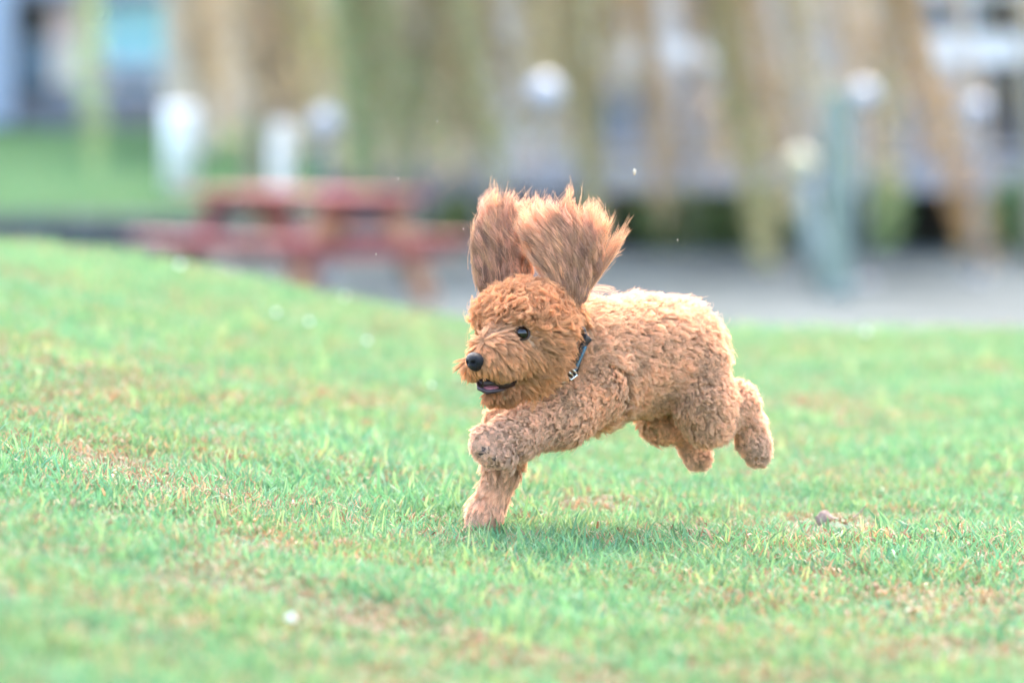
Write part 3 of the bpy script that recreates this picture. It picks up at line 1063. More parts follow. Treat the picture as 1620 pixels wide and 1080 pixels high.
def surface_nets(fn, lo, hi, h):
    ax = [np.arange(lo[i], hi[i] + h, h) for i in range(3)]
    n = [len(a) for a in ax]
    X = np.stack(np.meshgrid(*ax, indexing='ij'), -1).reshape(-1, 3)
    D = np.concatenate([fn(c) for c in np.array_split(X, 8)]).reshape(n)
    S = D < 0
    c = [slice(0, -1), slice(1, None)]
    cnt = np.zeros([m - 1 for m in n])
    acc = np.zeros([m - 1 for m in n] + [3])
    cor = [(i, j, k) for i in (0, 1) for j in (0, 1) for k in (0, 1)]
    for a in cor:
        for b in cor:
            if sum(x != y for x, y in zip(a, b)) == 1 and a < b:
                da, db = D[c[a[0]], c[a[1]], c[a[2]]], D[c[b[0]], c[b[1]], c[b[2]]]
                m = (da < 0) != (db < 0)
                t = np.where(m, da / np.where(m, da - db, 1), 0)
                cnt += m
                for q in range(3):
                    acc[..., q] += m * (a[q] + (b[q] - a[q]) * t)
    act = cnt > 0
    ids = -np.ones(cnt.shape, int)
    ids[act] = np.arange(act.sum())
    base = np.stack(np.nonzero(act), 1)
    V = (base + acc[act] / cnt[act][:, None]) * h + np.array(lo)
    F = []
    for q in range(3):
        o1, o2 = [x for x in range(3) if x != q]
        s0 = [slice(1, -1)] * 3; s1 = [slice(1, -1)] * 3
        s0[q] = slice(0, -1); s1[q] = slice(1, None)
        A, B = S[tuple(s0)], S[tuple(s1)]
        w = np.stack(np.nonzero(A != B), 1)
        off = np.ones(3, int); off[q] = 0
        w0 = w + off
        flip = A[A != B]
        e1, e2 = np.eye(3, dtype=int)[o1], np.eye(3, dtype=int)[o2]
        qd = np.stack([ids[tuple((w0 - d).T)] for d in (e1 * 0, e1, e1 + e2, e2)], 1)
        if q == 1: flip = ~flip
        qd[flip] = qd[flip][:, ::-1]
        F.append(qd)
    return V, np.concatenate(F)


allp = np.array([q[0] for q in dog.p] + [q[1] for q in dog.p])
BV, BF = surface_nets(dog.eval, allp.min(0) - .11, allp.max(0) + .11, .0042)
BV = BV - dog.eval(BV)[:, None] * dog.grad(BV)
e1 = BV[BF[:, 1]] - BV[BF[:, 0]]; e2 = BV[BF[:, 2]] - BV[BF[:, 0]]
fn_ = np.cross(e1, e2)
if (fn_ * dog.grad(BV[BF].mean(1))).sum() < 0: BF = BF[:, ::-1].copy()

root_p = W(756, 852, -.066)
root_p[2] = float(gz(root_p[0], root_p[1]))
dogE = empty('dog', root_p)
tag(dogE, 'curly apricot brown poodle leaping across the lawn with both ears flying up', 'dog')
RP = np.array(root_p)
link('body', np_mesh('body', BV - RP, BF), M['skin'], dogE, smooth=True)


def hit(px, py):
    """where the ray through a photo pixel meets the body"""
    d = at(px, py, 7.0) - CAMP
    d /= np.linalg.norm(d)
    t = 6.8
    for _ in range(60):
        s = float(dog.eval((CAMP + d * t)[None])[0])
        t += s * .8
        if s < 1e-4: break
    p = CAMP + d * t
    return p, dog.grad(p[None])[0]


def curves(name, P, rad, col, mat, parent):
    """P (n,K,3) strand points, rad (n,K) or (K,), col (n,3)"""
    n, K = P.shape[:2]
    cu = bpy.data.hair_curves.new(name)
    cu.add_curves([K] * n)
    cu.attributes['position'].data.foreach_set('vector', np.ascontiguousarray(P, np.float32).ravel())
    a = cu.attributes.get('radius') or cu.attributes.new('radius', 'FLOAT', 'POINT')
    a.data.foreach_set('value', np.ascontiguousarray(np.broadcast_to(rad, (n, K)), np.float32).ravel())
    a = cu.attributes.new('col', 'FLOAT_COLOR', 'CURVE')
    a.data.foreach_set('color', np.concatenate([col, np.ones((n, 1))], 1).astype(np.float32).ravel())
    cu.materials.append(mat)
    o = bpy.data.objects.new(name, cu)
    COL.objects.link(o)
    o.parent = parent
    return o


# eyes first: the fur keeps clear of them
eye_px = (826, 527)
eyeP, eyeN = hit(*eye_px)
HF = np.array([-.72, -.69, -.02])          # where the head points
HL = np.array([.69, -.72, 0])              # its left side, towards the camera
eye2P = None
hc = W(838, 520, -.14)
# mirror of the near eye about the head's middle plane
rel = eyeP - hc
eye2P = hc + rel - 2 * (rel @ HL) * HL
s2 = float(dog.eval(eye2P[None])[0]); eye2N = dog.grad(eye2P[None])[0]
eye2P = eye2P - (s2 + .0035) * eye2N


def uv_ball(c, r, n=(20, 14), scale=(1, 1, 1), R=None):
    vs, fs = [], []
    nu, nv = n
    for j in range(nv + 1):
        th = math.pi * min(max(j / nv, .004), .996)
        for i in range(nu):
            ph = 2 * math.pi * i / nu
            v = np.array([math.sin(th) * math.cos(ph) * scale[0], math.sin(th) * math.sin(ph) * scale[1], math.cos(th) * scale[2]]) * r
            if R is not None: v = R @ v
            vs.append(np.array(c) + v)
    for j in range(nv):
        for i in range(nu):
            k = (i + 1) % nu
            fs.append((j * nu + i, (j + 1) * nu + i, (j + 1) * nu + k, j * nu + k))
    return vs, fs


def frame(nv, up=(0, 0, 1)):
    z_ = np.array(nv) / np.linalg.norm(nv)
    x_ = np.cross(up, z_); x_ /= np.linalg.norm(x_)
    return np.stack([x_, np.cross(z_, x_), z_], 1)


for P_, N_ in ((eyeP, eyeN), (eye2P, eye2N)):
    R_ = frame(N_)
    c = P_ - N_ * .0034 - RP
    w_ = MB().add(*uv_ball(c, .0101, (24, 18))).build('eye', M['eye_white'], dogE, True)
    look = N_ * .95 + HF * .22 + np.array([0, 0, .05]); look /= np.linalg.norm(look)
    MB().add(*uv_ball(c + look * .0018, .0095, (28, 20))).build('iris', M['eye'], w_, True)
    lid = MB()
    ring = [c + N_ * .0050 + R_ @ (np.array([math.cos(q) * .0097, math.sin(q) * .0080, -.002 * abs(math.cos(q))])) for q in np.linspace(0, 6.2832, 25)]
    lid.tube(ring, [.0020] * 25, 8, cap=False).build('eyelid', M['lid'], w_, True)

# nose: a wedge with two nostrils
noseC = W(751, 570, -.226)
Rn = frame(HF)                              # columns: side, up, forward


def nose_fn(P):
    q = (P - noseC) @ Rn
    s = np.array([.0135, .0108, .0095])
    d = (np.linalg.norm(q / s, axis=1) - 1) * .0095
    q2 = q - np.array([0, -.006, -.002])
    d = smin(d, (np.linalg.norm(q2 / np.array([.0085, .008, .009]), axis=1) - 1) * .008, .004)
    for sx in (-1, 1):
        h = np.linalg.norm((q - np.array([sx * .0056, -.0025, .0086])) / np.array([1, .8, 1.2]), axis=1) - .0036
        d = -smin(-d, h, .0015)
    g = np.maximum(np.abs(q[:, 0]) - .0004, np.abs(q[:, 1] + .006) - .006)
    return d


nv_, nf_ = surface_nets(nose_fn, noseC - .02, noseC + .02, .0009)
e1 = nv_[nf_[:, 1]] - nv_[nf_[:, 0]]; e2 = nv_[nf_[:, 2]] - nv_[nf_[:, 0]]
if (np.cross(e1, e2) * (nv_[nf_].mean(1) - noseC)).sum() < 0: nf_ = nf_[:, ::-1].copy()
link('nose', np_mesh('nose', nv_ - RP, nf_), M['nose'], dogE, smooth=True)

# mouth: dark inside, tongue, lower lip
mw = -.197
mo = MB()
mA, mB_ = W(764, 606, mw) - RP, W(822, 606, -.172) - RP
mo.add(*uv_ball(W(764, 606, -.186) - RP, .0085, (14, 10))).tube([mA, mA * .75 + mB_ * .25, (mA + mB_) / 2, mB_], [.006, .0095, .009, .003], 14).build('mouth', M['mouth'], dogE, True)
tg = MB()
tg.add(*uv_ball(W(776, 614, -.199) - RP, .0095, (18, 12), (.9, 1.3, .38), frame((0, -.15, 1), HF)))
tg.build('tongue', M['tongue'], dogE, True)
lp_ = MB()
lp_.tube([W(756, 605, -.190) - RP, W(758, 614, -.203) - RP, W(771, 620, -.2085) - RP, W(786, 618, -.2045) - RP, W(798, 616, -.197) - RP], [.0018, .0030, .0034, .0026, .0010], 10)
lp_.build('lip', M['lip'], dogE, True)

# pads of the lifted fore paw
padm = MB()
for (px, py, r_) in ((766, 713, .0095), (784, 724, .0055)):
    p, nn = hit(px, py)
    pad = MB().add(*uv_ball(p - nn * .002 - RP, r_, (16, 10), (1, .8, .6), frame(nn)))
    pad.build('paw_pad', M['pad'], dogE, True)

# collar path: lies on the neck, just behind the cheek
col_ax = np.array([-.60, -.77, .21]); col_ax /= np.linalg.norm(col_ax)
vis = []
for (px, py) in ((915, 528), (911, 541), (904, 558), (895, 577), (884, 597), (868, 615), (850, 628)):
    p, nn = hit(px, py)
    vis.append(p + nn * .0125)
vis = np.array(vis)
c0 = W(850, 556, -.085)
rest = []
e1_ = np.cross(col_ax, (0, 0, 1)); e1_ /= np.linalg.norm(e1_)
if e1_[0] < 0: e1_ = -e1_
e2_ = np.cross(col_ax, e1_)
if e2_[2] < 0: e2_ = -e2_
for q in np.linspace(-1.9, -5.6, 10):
    rest.append(c0 + (e1_ * math.cos(q) + e2_ * math.sin(q)) * .050)
ctrl = np.concatenate([vis, np.array(rest)])
nC = len(ctrl)
path = []
for i in range(nC):
    p0, p1, p2, p3 = ctrl[i - 1], ctrl[i], ctrl[(i + 1) % nC], ctrl[(i + 2) % nC]
    for t in np.arange(0, 1, 1 / 8):
        path.append(.5 * ((2 * p1) + (-p0 + p2) * t + (2 * p0 - 5 * p1 + 4 * p2 - p3) * t * t + (-p0 + 3 * p1 - 3 * p2 + p3) * t ** 3))
path = np.array(path)
cpath_c = path.mean(0)


def strap(i0, i1, wid, thk, out=0.0, step=1):
    vs, fs = [], []
    idx = list(range(i0, i1 + 1, step))
    for i in idx:
        p = path[i % len(path)]
        tng = path[(i + 1) % len(path)] - path[(i - 1) % len(path)]
        tng /= np.linalg.norm(tng)
        nrm = dog.grad(p[None])[0]
        nrm = nrm - (nrm @ tng) * tng; nrm /= np.linalg.norm(nrm)
        wd = np.cross(tng, nrm)
        for a_, b_ in ((-1, -1), (1, -1), (1, 1), (-1, 1)):
            vs.append(p + wd * wid * .5 * a_ + nrm * (thk * .5 * b_ + out))
    n_ = len(idx)
    closed = i1 - i0 >= len(path)
    for i in range(n_ - 1):
        for k in range(4):
            l = (k + 1) % 4
            fs.append((i * 4 + k, i * 4 + l, i * 4 + 4 + l, i * 4 + 4 + k))
    if not closed:
        fs += [(3, 2, 1, 0), tuple(range((n_ - 1) * 4, n_ * 4))]
    return vs, fs


CO = path[20]
cE = empty('dog_collar', CO)
tag(cE, 'black and blue webbing collar with a metal buckle round the neck of the poodle', 'collar')


def cadd(name, vf, mat):
    return MB().add([p - CO for p in vf[0]], vf[1]).build(name, mat, cE)


cadd('strap', strap(0, len(path), .0185, .0034), M['collar_black'])
cadd('band', strap(8, 22, .0065, .0014, .0028), M['collar_blue'])
pq = path[25]; tng = path[26] - path[24]; tng /= np.linalg.norm(tng)
nrm = dog.grad(pq[None])[0]; wd = np.cross(tng, nrm)
pq = pq + nrm * .004
bk = MB()
fr_ = [pq - CO + wd * a_ * .0078 + tng * b_ * .006 for a_, b_ in ((-1, -1), (1, -1), (1, 1), (-1, 1), (-1, -1))]
bk.tube(fr_, [.0017] * 5, 8)
bk.tube([(fr_[0] + fr_[3]) / 2, (fr_[1] + fr_[2]) / 2], [.0014, .0014], 8)
bk.build('buckle', M['metal'], cE, True)
pr = path[30] + dog.grad(path[30][None])[0] * .006
rg = MB()
rg.tube([pr - CO + np.array([math.cos(q) * .0045, -.001, math.sin(q) * .0045]) for q in np.linspace(0, 6.283, 17)], [.0011] * 17, 8, cap=False)
rg.build('ring', M['metal'], cE, True)

# ---- wool
tri = np.concatenate([BF[:, [0, 1, 2]], BF[:, [0, 2, 3]]])
ta = BV[tri]
area = np.linalg.norm(np.cross(ta[:, 1] - ta[:, 0], ta[:, 2] - ta[:, 0]), axis=1) / 2


def sample(n):
    t = rng.choice(len(tri), n, p=area / area.sum())
    a, b = rng.random(n), rng.random(n)
    sw = a + b > 1
    a[sw], b[sw] = 1 - a[sw], 1 - b[sw]
    T = ta[t]
    return T[:, 0] + (T[:, 1] - T[:, 0]) * a[:, None] + (T[:, 2] - T[:, 0]) * b[:, None]


NCL = 21000
RT = sample(NCL)
NR = dog.grad(RT)
_, GD = dog.eval(RT, True)
GN = list(GD)
gi_ = np.argmin(np.stack([GD[g] for g in GN], 1), 1)
reg = np.array(GN)[gi_]
facing = (NR * (CAMP - RT)).sum(1) / np.linalg.norm(CAMP - RT, axis=1)
keepm = (facing > -.35) | (rng.random(NCL) < .45)
for P_, rr in ((eyeP, .0106), (eye2P, .0030)):
    keepm &= np.linalg.norm(RT - P_, axis=1) > rr
keepm &= np.linalg.norm((RT - noseC - HF * .003), axis=1) > .0112
m_ax = np.clip((RT - (mA + RP)) @ (mB_ - mA) / ((mB_ - mA) @ (mB_ - mA)), 0, 1)
keepm &= np.linalg.norm(RT - (mA + RP) - m_ax[:, None] * (mB_ - mA), axis=1) > .0085 * (1 - .95 * m_ax)
for o in [c for c in dogE.children if c.name.startswith('paw_pad')]:
    pc = np.mean([v.co for v in o.data.vertices], 0) + RP
    keepm &= np.linalg.norm(RT - pc, axis=1) > .0046
dcol = np.min(np.linalg.norm(RT[:, None, :] - path[None, ::2, :], axis=2), axis=1)
keepm &= (dcol > .0155) | np.isin(reg, ['head', 'muzzle', 'jaw']) & (dcol > .0165)
dcol = dcol[keepm]
RT, NR, reg, facing = RT[keepm], NR[keepm], reg[keepm], facing[keepm]
nc = len(RT)
# combing direction
T = np.zeros((nc, 3))
bodyback = np.array([.75, .62, -.35])
T[:] = bodyback
isleg = np.isin(reg, ['fore_near', 'fore_far', 'hind_near', 'hind_far'])
legdir = {'fore_near': W(780, 705, -.16) - W(900, 650, -.09), 'fore_far': W(756, 836, -.066) - W(806, 668, -.045), 'hind_near': W(1170, 700, .05) - W(1110, 600, .03), 'hind_far': W(1095, 720, .11) - W(1060, 620, .1)}
for g, d in legdir.items(): T[reg == g] = d / np.linalg.norm(d)
ish = np.isin(reg, ['head', 'muzzle', 'jaw'])
away = RT - (noseC + np.array([0, 0, .03]))
away /= np.linalg.norm(away, axis=1, keepdims=True)
T[ish] = away[ish] + np.array([0, 0, -.25])
ismz = reg == 'muzzle'
side = ((RT - noseC) @ HL)
T[ismz] = (away[ismz] * .7 + np.array([0, 0, -.75]) + HL * np.sign(side[ismz])[:, None] * .25)
isj = reg == 'jaw'
T[isj] = away[isj] * .6 + np.array([0, 0, -.5])
top = ish & (RT[:, 2] + rng.normal(0, .008, nc) + .012 * (vnoise(RT[:, 0], RT[:, 1], 60) - .5) > W(800, 503, -.15)[2])
T[top] = np.array([.15, .1, -.15]) + rng.normal(0, .5, (top.sum(), 3))
cheek = (reg == 'head') & ~top
T = T + rng.normal(0, .42, T.shape) * (1 - .5 * (ismz | isj))[:, None]
T = T - (T * NR).sum(1)[:, None] * NR
T /= np.linalg.norm(T, axis=1, keepdims=True) + 1e-9

ln = np.full(nc, .0165); amp = np.full(nc, .0027); frq = np.full(nc, 1.25); lift = np.full(nc, .80); lay = np.full(nc, .55)
ln[isleg] = .0118; amp[isleg] = .0022; frq[isleg] = 1.1
ff = (reg == 'fore_far') & (RT[:, 2] < W(800, 740, -.05)[2])
ln[ff] = .0150; amp[ff] = .0007; frq[ff] = .8; lift[ff] = .35; lay[ff] = .95
ln[top] = .0175; amp[top] = .0038; frq[top] = 1.0; lift[top] = .8; lay[top] = .5
ln[cheek] = .021; amp[cheek] = .0022; frq[cheek] = .9; lift[cheek] = .42; lay[cheek] = .95
ln[ismz] = .0155; amp[ismz] = .0006; frq[ismz] = .7; lift[ismz] = .32; lay[ismz] = .95
ln[isj] = .011; amp[isj] = .0008; frq[isj] = .7; lift[isj] = .35; lay[isj] = .9
dn = np.linalg.norm(RT - noseC, axis=1)
ln *= np.where(ish, np.clip(.5 + (dn - .012) / .035, .5, 1), 1)
de = np.minimum(np.linalg.norm(RT - eyeP, axis=1), np.linalg.norm(RT - eye2P, axis=1))
kE = np.clip((de - .010) / .016, 0, 1)
ln *= .32 + .68 * kE
lift = np.maximum(lift * (.6 + .4 * kE), .40)
paws = np.minimum.reduce([np.linalg.norm(RT - W(*q), axis=1) for q in ((770, 707, -.165), (748, 843, -.07), (1200, 722, .07), (1106, 728, .115))])
ln *= .55 + .45 * np.clip((paws - .02) / .03, 0, 1)
ln *= .45 + .55 * np.clip((dcol - .015) / .022, 0, 1)
lowmz = ismz & (RT[:, 2] < W(790, 586, -.2)[2])
ln[lowmz] *= .62
tn = reg == 'torso'
ln *= np.where(tn, .90, .74) + np.where(tn, .14, .38) * vnoise(RT[:, 0] + .7 * RT[:, 1], RT[:, 2], 30) + .22 * vnoise(RT[:, 0] - .4 * RT[:, 1], RT[:, 2], 75)
ln *= .85 + .3 * rng.random(nc)

# colour of each lock: richer red-brown head, paler body and legs
base = np.array([.76, .475, .285])
C = np.tile(base, (nc, 1))
lg = np.clip(1.15 - paws / .13, 0, 1)[:, None]
C = C * (1 - lg) + np.array([.79, .53, .365]) * lg
C[ish] = (.64, .335, .16)
C[ismz] = (.68, .365, .18)
C[top] = (.63, .325, .155)
C[isj] = (.60, .29, .135)
brt = np.exp(-(np.linalg.norm(RT - W(785, 538, -.19), axis=1) / .022) ** 2)[:, None]
C = C * (1 - brt * .5) + np.array([.66, .45, .30]) * brt * .5           # paler bridge of the muzzle
mo_ = vnoise(RT[:, 0] + RT[:, 1], RT[:, 2], 28)[:, None]
C *= (.85 + .30 * mo_) * (.74 + .52 * rng.random((nc, 1)))


def wool(sel, nch, K, spread, clump, rad, fr, lm=1.0):
    R0, N0, T0 = RT[sel], NR[sel], T[sel]
    m = len(R0)
    Z = np.repeat(np.exp(rng.normal(0, .34, m) * np.where(ismz | isj, .4, 1)[sel]), nch)
    B0 = np.cross(N0, T0)
    rep = lambda a: np.repeat(a, nch, 0)
    s = np.linspace(0, 1, K)[None, :, None]
    a = rng.random(m * nch) * 6.283
    rr = spread * Z * np.sqrt(rng.random(m * nch))
    off = (rep(T0) * (rr * np.cos(a))[:, None] + rep(B0) * (rr * np.sin(a))[:, None])
    L = lm * rep(ln[sel]) * Z ** .4 * (.78 + .4 * rng.random(m * nch))
    A = Z * rep(amp[sel]) * (.75 + .5 * rng.random(m * nch))
    hand = np.repeat(rng.choice([-1., 1.], m), nch)
    ph = np.repeat(rng.random(m) * 6.283, nch) + rng.normal(0, .28, m * nch)
    fq = rep(frq[sel]) * np.repeat(.8 + .4 * rng.random(m), nch) * 6.283
    li, la = rep(lift[sel]), rep(lay[sel])
    c = rep(R0)[:, None, :] - rep(N0)[:, None, :] * .0004
    g = L[:, None, None]
    path = c + rep(N0)[:, None, :] * (g * li[:, None, None] * (s - .32 * s * s)) + rep(T0)[:, None, :] * (g * la[:, None, None] * s ** 1.35)
    path = path + off[:, None, :] * (1 - clump * s)
    q = hand[:, None] * fq[:, None] * s[:, :, 0] + ph[:, None]
    env = (A[:, None] * s[:, :, 0] ** .6)
    path = path + rep(T0)[:, None, :] * (env * np.cos(q))[..., None] + rep(B0)[:, None, :] * (env * np.sin(q))[..., None]
    path = path + rng.normal(0, fr, path.shape) * s
    col = rep(C[sel]) * (.86 + .28 * rng.random((m * nch, 1)))
    rd = rad * np.linspace(1, .45, K)
    ok = np.ones(len(path), bool)
    for P_, N_, q_ in ((eyeP, eyeN, .0074), (eye2P, eye2N, .004)):      # no hair hangs over the eyes
        v = path - P_
        t = np.clip(v @ N_, 0, .016)
        ok &= (np.linalg.norm(v - t[..., None] * N_, axis=2) > q_).all(1)
    return path[ok], rd, col[ok]


def fur(name, sel, nch, K, spread, clump, rad, fr, lm=1.0, parent=dogE):
    p, r_, c = wool(sel, nch, K, spread, clump, rad, fr, lm)
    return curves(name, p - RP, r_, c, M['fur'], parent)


smooth_ = ismz | isj | ff | (cheek & (de < .024))
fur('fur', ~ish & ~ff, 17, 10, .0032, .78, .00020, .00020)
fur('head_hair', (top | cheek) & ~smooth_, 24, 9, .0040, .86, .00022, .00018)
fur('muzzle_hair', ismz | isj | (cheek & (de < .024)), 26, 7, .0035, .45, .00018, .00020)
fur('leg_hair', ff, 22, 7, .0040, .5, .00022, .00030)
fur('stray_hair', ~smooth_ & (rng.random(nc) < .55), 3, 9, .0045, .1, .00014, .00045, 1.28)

# ---- ears: a thin flap inside a fan of long wavy locks
def ear(roots, mids, tips, w0, w1, w2, nlock, per, inner, outer, seed, thick, extra=()):
    r = np.random.default_rng(seed)
    f_ = lambda tab, t: np.array([np.interp(t, tab[0], tab[1]), np.interp(t, tab[0], tab[2])]).T
    flap_v, flap_f = [], []
    NU, NV = 13, 13
    for side in (0, 1):
        for j in range(NV):
            sj = j / (NV - 1) * .66
            for i in range(NU):
                t = .06 + .88 * i / (NU - 1)
                a, b, c = f_(roots, t), f_(mids, t), f_(tips, t)
                p = a * (1 - sj) ** 2 + b * 2 * sj * (1 - sj) + c * sj * sj
                cen = f_(roots, .5) * (1 - sj) ** 2 + f_(mids, .5) * 2 * sj * (1 - sj) + f_(tips, .5) * sj * sj
                p = cen + (p - cen) * (1 - .35 * (j / (NV - 1)) ** 2)
                edge = math.sin(math.pi * i / (NU - 1)) * math.sin(math.pi * min(1, .15 + j / (NV - 1) * .85))
                ww = w0 * (1 - sj) ** 2 + w1 * 2 * sj * (1 - sj) + w2 * sj * sj + (.5 - side) * .005 * edge + .010 * edge
                flap_v.append(W(p[0], p[1], ww) - RP)
    idx_ = lambda s, j, i: s * NU * NV + j * NU + i
    for j in range(NV - 1):
        for i in range(NU - 1):
            flap_f.append((idx_(0, j, i), idx_(0, j, i + 1), idx_(0, j + 1, i + 1), idx_(0, j + 1, i)))
            flap_f.append((idx_(1, j, i), idx_(1, j + 1, i), idx_(1, j + 1, i + 1), idx_(1, j, i + 1)))
    fl = MB().add(flap_v, flap_f).build('ear', M['ear_skin'], dogE, True)
    K = 16
    s = np.linspace(0, 1, K)[None, :]
    allp, allc = [], []

    def lock(a, b, c, s0, ext, n_, edge, back, q, sp0, wav, fq, tj, tone):
        tt = s0 + (ext * (.76 + .26 * r.random((n_, 1)) ** .6) - s0) * s
        bz = a[None, None] * ((1 - tt) ** 2)[..., None] + b[None, None] * (2 * tt * (1 - tt))[..., None] + c[None, None] * (tt ** 2)[..., None]
        clump = r.uniform(.5, .9)
        sp = (r.normal(0, 1, (n_, 1, 2)) * np.array([sp0, 2.5])) * (1 - clump * s ** .6 + .55 * s ** 4)[..., None]
        tipj = r.normal(0, 1, (n_, 1, 2)) * np.array([tj, 5]) * (s ** 2.5)[..., None]
        P2 = bz + sp + tipj
        ph = r.random() * 6.28 + r.normal(0, .22, (n_, 1))
        wv = wav * np.clip(s * 1.6, 0, 1) * (.85 + .3 * r.random((n_, 1)))
        P2[..., 0] += wv * np.sin(fq * 6.28 * s * (ext - s0) + ph)
        wc = w0 * (1 - tt) ** 2 + w1 * 2 * tt * (1 - tt) + w2 * tt * tt
        dep = (thick * (1 - edge ** 2) * (.5 + .5 * r.random())) * (1 if back else -1) + .006
        ww = wc + dep * np.sin(np.pi * np.clip(.12 + tt * .8, 0, 1)) + wv / 1200 * np.cos(fq * 6.28 * s * (ext - s0) + ph) + r.normal(0, .0014, (n_, 1))
        d = np.stack([(P2[..., 0] - 810) / FPX, (540 - P2[..., 1]) / FPX], -1)
        dirs = _f[None, None] + d[..., :1] * _r + d[..., 1:] * _u
        YY = np.broadcast_to(YD + ww, P2.shape[:2])
        allp.append(CAMP + dirs * (YY / dirs[..., 1])[..., None])
        col = (np.array(inner) * (1 - q) + np.array(outer) * q) * tone
        allc.append(np.repeat(col[None], n_, 0) * (.8 + .4 * r.random((n_, 1))))

    for k in range(nlock):
        t0 = float(np.clip(r.beta(.9, .9), 0, 1))
        back = r.random() < .4                       # on the outer side, behind the flap
        t1 = float(np.clip(t0 + r.normal(0, .06), -.04, 1.04))
        a, b, c = f_(roots, t0), f_(mids, np.clip(t1, 0, 1)), f_(tips, np.clip(t1, 0, 1))
        wild = r.random() < .3
        c = c + np.array([(t1 - np.clip(t1, 0, 1)) * 200 + r.normal(0, 16 if wild else 5), r.normal(0, 6)])
        b = b + r.normal(0, 5, 2)
        s0 = r.random() ** 1.3 * .62                  # where along the flap the lock grows
        ext = r.uniform(max(.5, s0 + .25), .93) if r.random() < .72 else r.uniform(.86, 1.0)
        edge = abs(t0 - .5) * 2
        q = np.clip(edge ** 2.4 * .9 + (ext > .95) * .3 + back * .3 + r.normal(0, .22), 0, 1)
        lock(a, b, c, s0, ext, int(per * r.uniform(.4, 1.6)), edge, back, q, r.uniform(1.5, 4.2), r.uniform(2.0, 7.5), r.uniform(1.6, 3.8), r.uniform(1, 4), r.uniform(.5, 1.4))
    for k in range(84):                               # broad wavy locks lying over the flap
        t0 = (k % 28 + r.random()) / 28
        a, b, c = f_(roots, t0), f_(mids, t0), f_(tips, t0)
        lock(a + r.normal(0, 2, 2), b + r.normal(0, 5, 2), c + r.normal(0, 1, 2) * np.array([15, 8]), r.uniform(0, .16), r.uniform(.74, 1.07), int(per * 1.7), abs(t0 - .5) * .9, False, np.clip(r.normal(.35, .3), 0, 1), r.uniform(2, 4), r.uniform(4, 9), r.uniform(2.2, 4.0), r.uniform(1, 4), r.choice([.55, .75, 1.0, 1.2, 1.4]))
    for (a, b, c, n_, w_) in extra:                   # the loose locks that stand out of the fan
        for q in range(n_):
            lock(np.array(a) + r.normal(0, 3, 2), np.array(b) + r.normal(0, w_, 2), np.array(c) + r.normal(0, w_, 2), r.uniform(0, .25), r.uniform(.8, 1.05), int(per * .8), .9, False, r.uniform(.6, 1), 2.2, r.uniform(.5, 3), r.uniform(1, 2), 2, r.uniform(.8, 1.3))
    for k in range(150):                               # single flying hairs
        t = r.random()
        a, b, c = f_(roots, t), f_(mids, t), f_(tips, t)
        lock(a, b + r.normal(0, 10, 2), c + r.normal(0, 16, 2), .3 * r.random(), r.uniform(.85, 1.06), 2, abs(t - .5) * 2, r.random() < .5, .9, 3, r.uniform(0, 5), 1.5, 6, 1.1)
    p3 = np.concatenate(allp)
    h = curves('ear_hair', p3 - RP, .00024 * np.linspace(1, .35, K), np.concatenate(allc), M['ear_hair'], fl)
    return fl


INNER, OUTER = (.55, .295, .185), (.72, .41, .215)
TT = np.array([0, .2, .4, .6, .8, 1.0])
ear((TT, [880, 889, 897, 904, 911, 918], [474, 474, 474, 478, 482, 484]),
    (TT, [840, 860, 880, 902, 926, 946], [400, 382, 385, 392, 405, 428]),
    (TT, [826, 846, 880, 908, 938, 958], [334, 328, 313, 316, 334, 352]), -.13, -.125, -.09, 130, 32, INNER, OUTER, 11, .014,
    [((914, 482), (948, 440), (990, 360), 7, 5), ((908, 476), (945, 425), (972, 392), 4, 6), ((912, 480), (938, 410), (962, 340), 5, 5), ((890, 470), (905, 380), (905, 300), 3, 5), ((912, 480), (955, 410), (978, 350), 3, 9), ((906, 478), (930, 390), (940, 318), 4, 8)])
ear((TT, [762, 775, 789, 804, 820, 836], [462, 458, 455, 455, 456, 458]),
    (TT, [738, 756, 778, 800, 820, 840], [395, 385, 380, 380, 385, 395]),
    (TT, [780, 790, 802, 816, 830, 842], [322, 313, 312, 318, 322, 322]), -.085, -.075, -.04, 110, 32, INNER, OUTER, 12, .013,
    [((766, 460), (736, 415), (750, 350), 2, 3), ((826, 456), (838, 360), (866, 304), 3, 3), ((800, 456), (790, 370), (806, 300), 2, 5)])

# ------------------------------------------------------------------ small things on and over the lawn
def ground_at(px, py):
    p = on_ground(px, py)
    return np.array([p[0], p[1], float(gz(p[0], p[1]))])


gp = ground_at(1316, 842)
r = np.random.default_rng(9)
lvs, lfs = [], []
NL = 12
for i in range(NL):
    t = i / (NL - 1)
    wd = .013 * math.sin(math.pi * (t * .92 + .04)) ** .7
    for j in (-1, -.5, 0, .5, 1):
        lvs.append((-.024 + .048 * t, wd * j * .45, .013 + wd * (j + 1) * .45 + .005 * math.sin(t * 5 + j) + r.normal(0, .0018)))
for i in range(NL - 1):
    for j in range(4):
        lfs.append((i * 5 + j, i * 5 + j + 1, i * 5 + 6 + j, i * 5 + 5 + j))
dl = empty('dead_leaf', gp, .25)
tag(dl, 'curled brown dead leaf lying on the grass below the hind paws', 'leaf')
lb = MB().add(lvs, lfs).build('blade', M['leaf_dead'], dl, True)
sm = lb.modifiers.new('thickness', 'SOLIDIFY'); sm.thickness = .0012
MB().tube([(.03, 0, .02), (.04, .002, .026), (.048, .001, .035)], [.0012, .001, .0008], 6).build('stalk', M['leaf_dead'], dl)


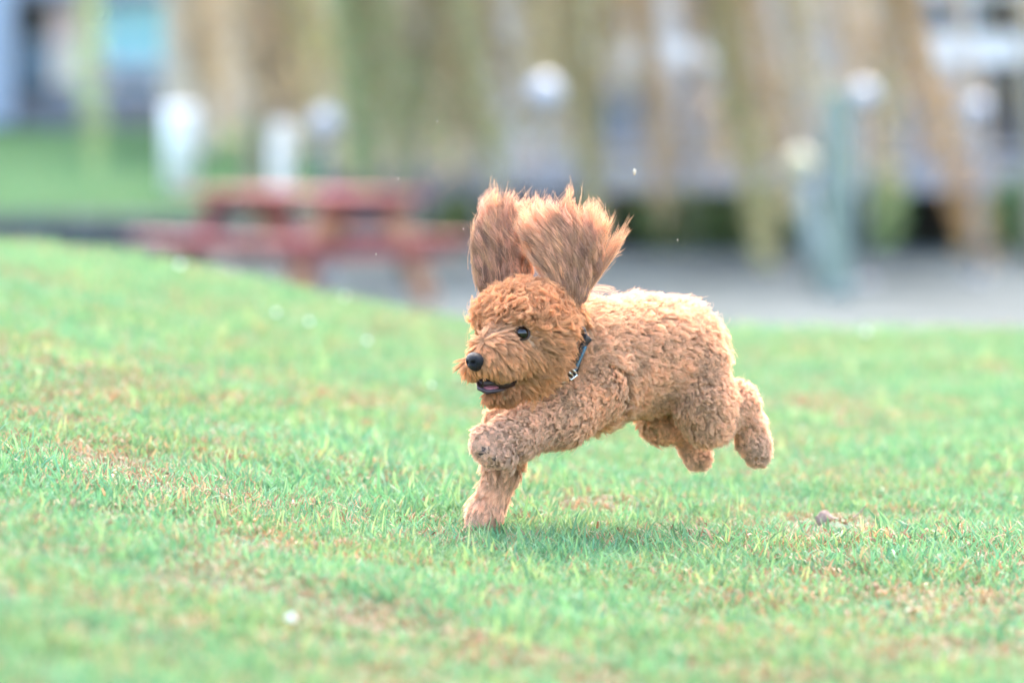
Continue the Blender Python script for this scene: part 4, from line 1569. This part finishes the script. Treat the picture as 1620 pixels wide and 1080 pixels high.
def flower(px, py, r_, h, label):
    g = ground_at(px, py)
    t = empty('clover_flower', g)
    tag(t, label, 'flower', 'small white flowers in the lawn')
    MB().tube([(0, 0, 0), (.002, 0, h * .6), (0, .001, h)], [.0011, .001, .0009], 6).build('stem', M['stem'], t)
    rr = np.random.default_rng(int(px))
    for k in range(11):
        a, e = k * 2.4, -.2 + 1.5 * (k / 10)
        d = np.array([math.cos(a) * math.cos(e), math.sin(a) * math.cos(e), math.sin(e)])
        c = np.array([0, 0, h]) + d * r_ * .4
        MB().add(*uv_ball(c, r_ * .30, (8, 6), (.55, .45, 1.0), frame(d, (.1, .2, .97) if abs(d[2]) < .95 else (1, 0, 0)))).build('petal', M['petal'], t, True)


M['stem'] = simple('flower_stem', (.12, .24, .08), .6, .2, 40, 0)
for (px, py, r_, h, lab) in [
    (285, 455, .014, .05, 'largest white flower near the far crest of the lawn at the left'),
    (437, 527, .010, .04, 'white flower in front of the red picnic table'),
    (489, 541, .010, .04, 'white flower just right of the one in front of the picnic table'),
    (581, 572, .009, .04, 'white flower between the picnic table and the head of the poodle'),
    (545, 497, .009, .04, 'tiny white flower close under the right end of the picnic table'),
    (683, 655, .006, .05, 'tiny white flower left of the chin of the poodle'),
    (460, 1050, .009, .045, 'white flower in the blurred grass close to the camera'),
    (1370, 555, .012, .04, 'pale flower on the far lawn right of the hind legs'),
    (130, 372, .014, .07, 'tall pale flower head at the crest on the far left')]:
    flower(px, py, r_, h, lab)

for (px, py, w, s, lab) in [
    (1004, 272, .15, .0042, 'largest pale seed drifting in the air above the back of the poodle'),
    (1050, 134, .1, .0014, 'tiny seed speck high above the back of the poodle'),
    (1072, 380, .1, .0013, 'tiny seed speck just above the rump of the poodle'),
    (692, 192, .0, .0016, 'tiny seed speck high in the air left of the flying ears'),
    (630, 283, .1, .0015, 'tiny seed speck in front of the right end of the picnic table'),
    (733, 362, .0, .0013, 'tiny seed speck just left of the far ear'),
    (595, 402, .1, .0013, 'tiny seed speck over the right bench of the picnic table')]:
    p = W(px, py, w)
    t = empty('drifting_seed', p)
    tag(t, lab, 'seed', 'seeds drifting in the air')
    MB().add(*uv_ball((0, 0, 0), s, (8, 6), (.5, .4, 1.1))).build('seed', M['fluff'], t, True)
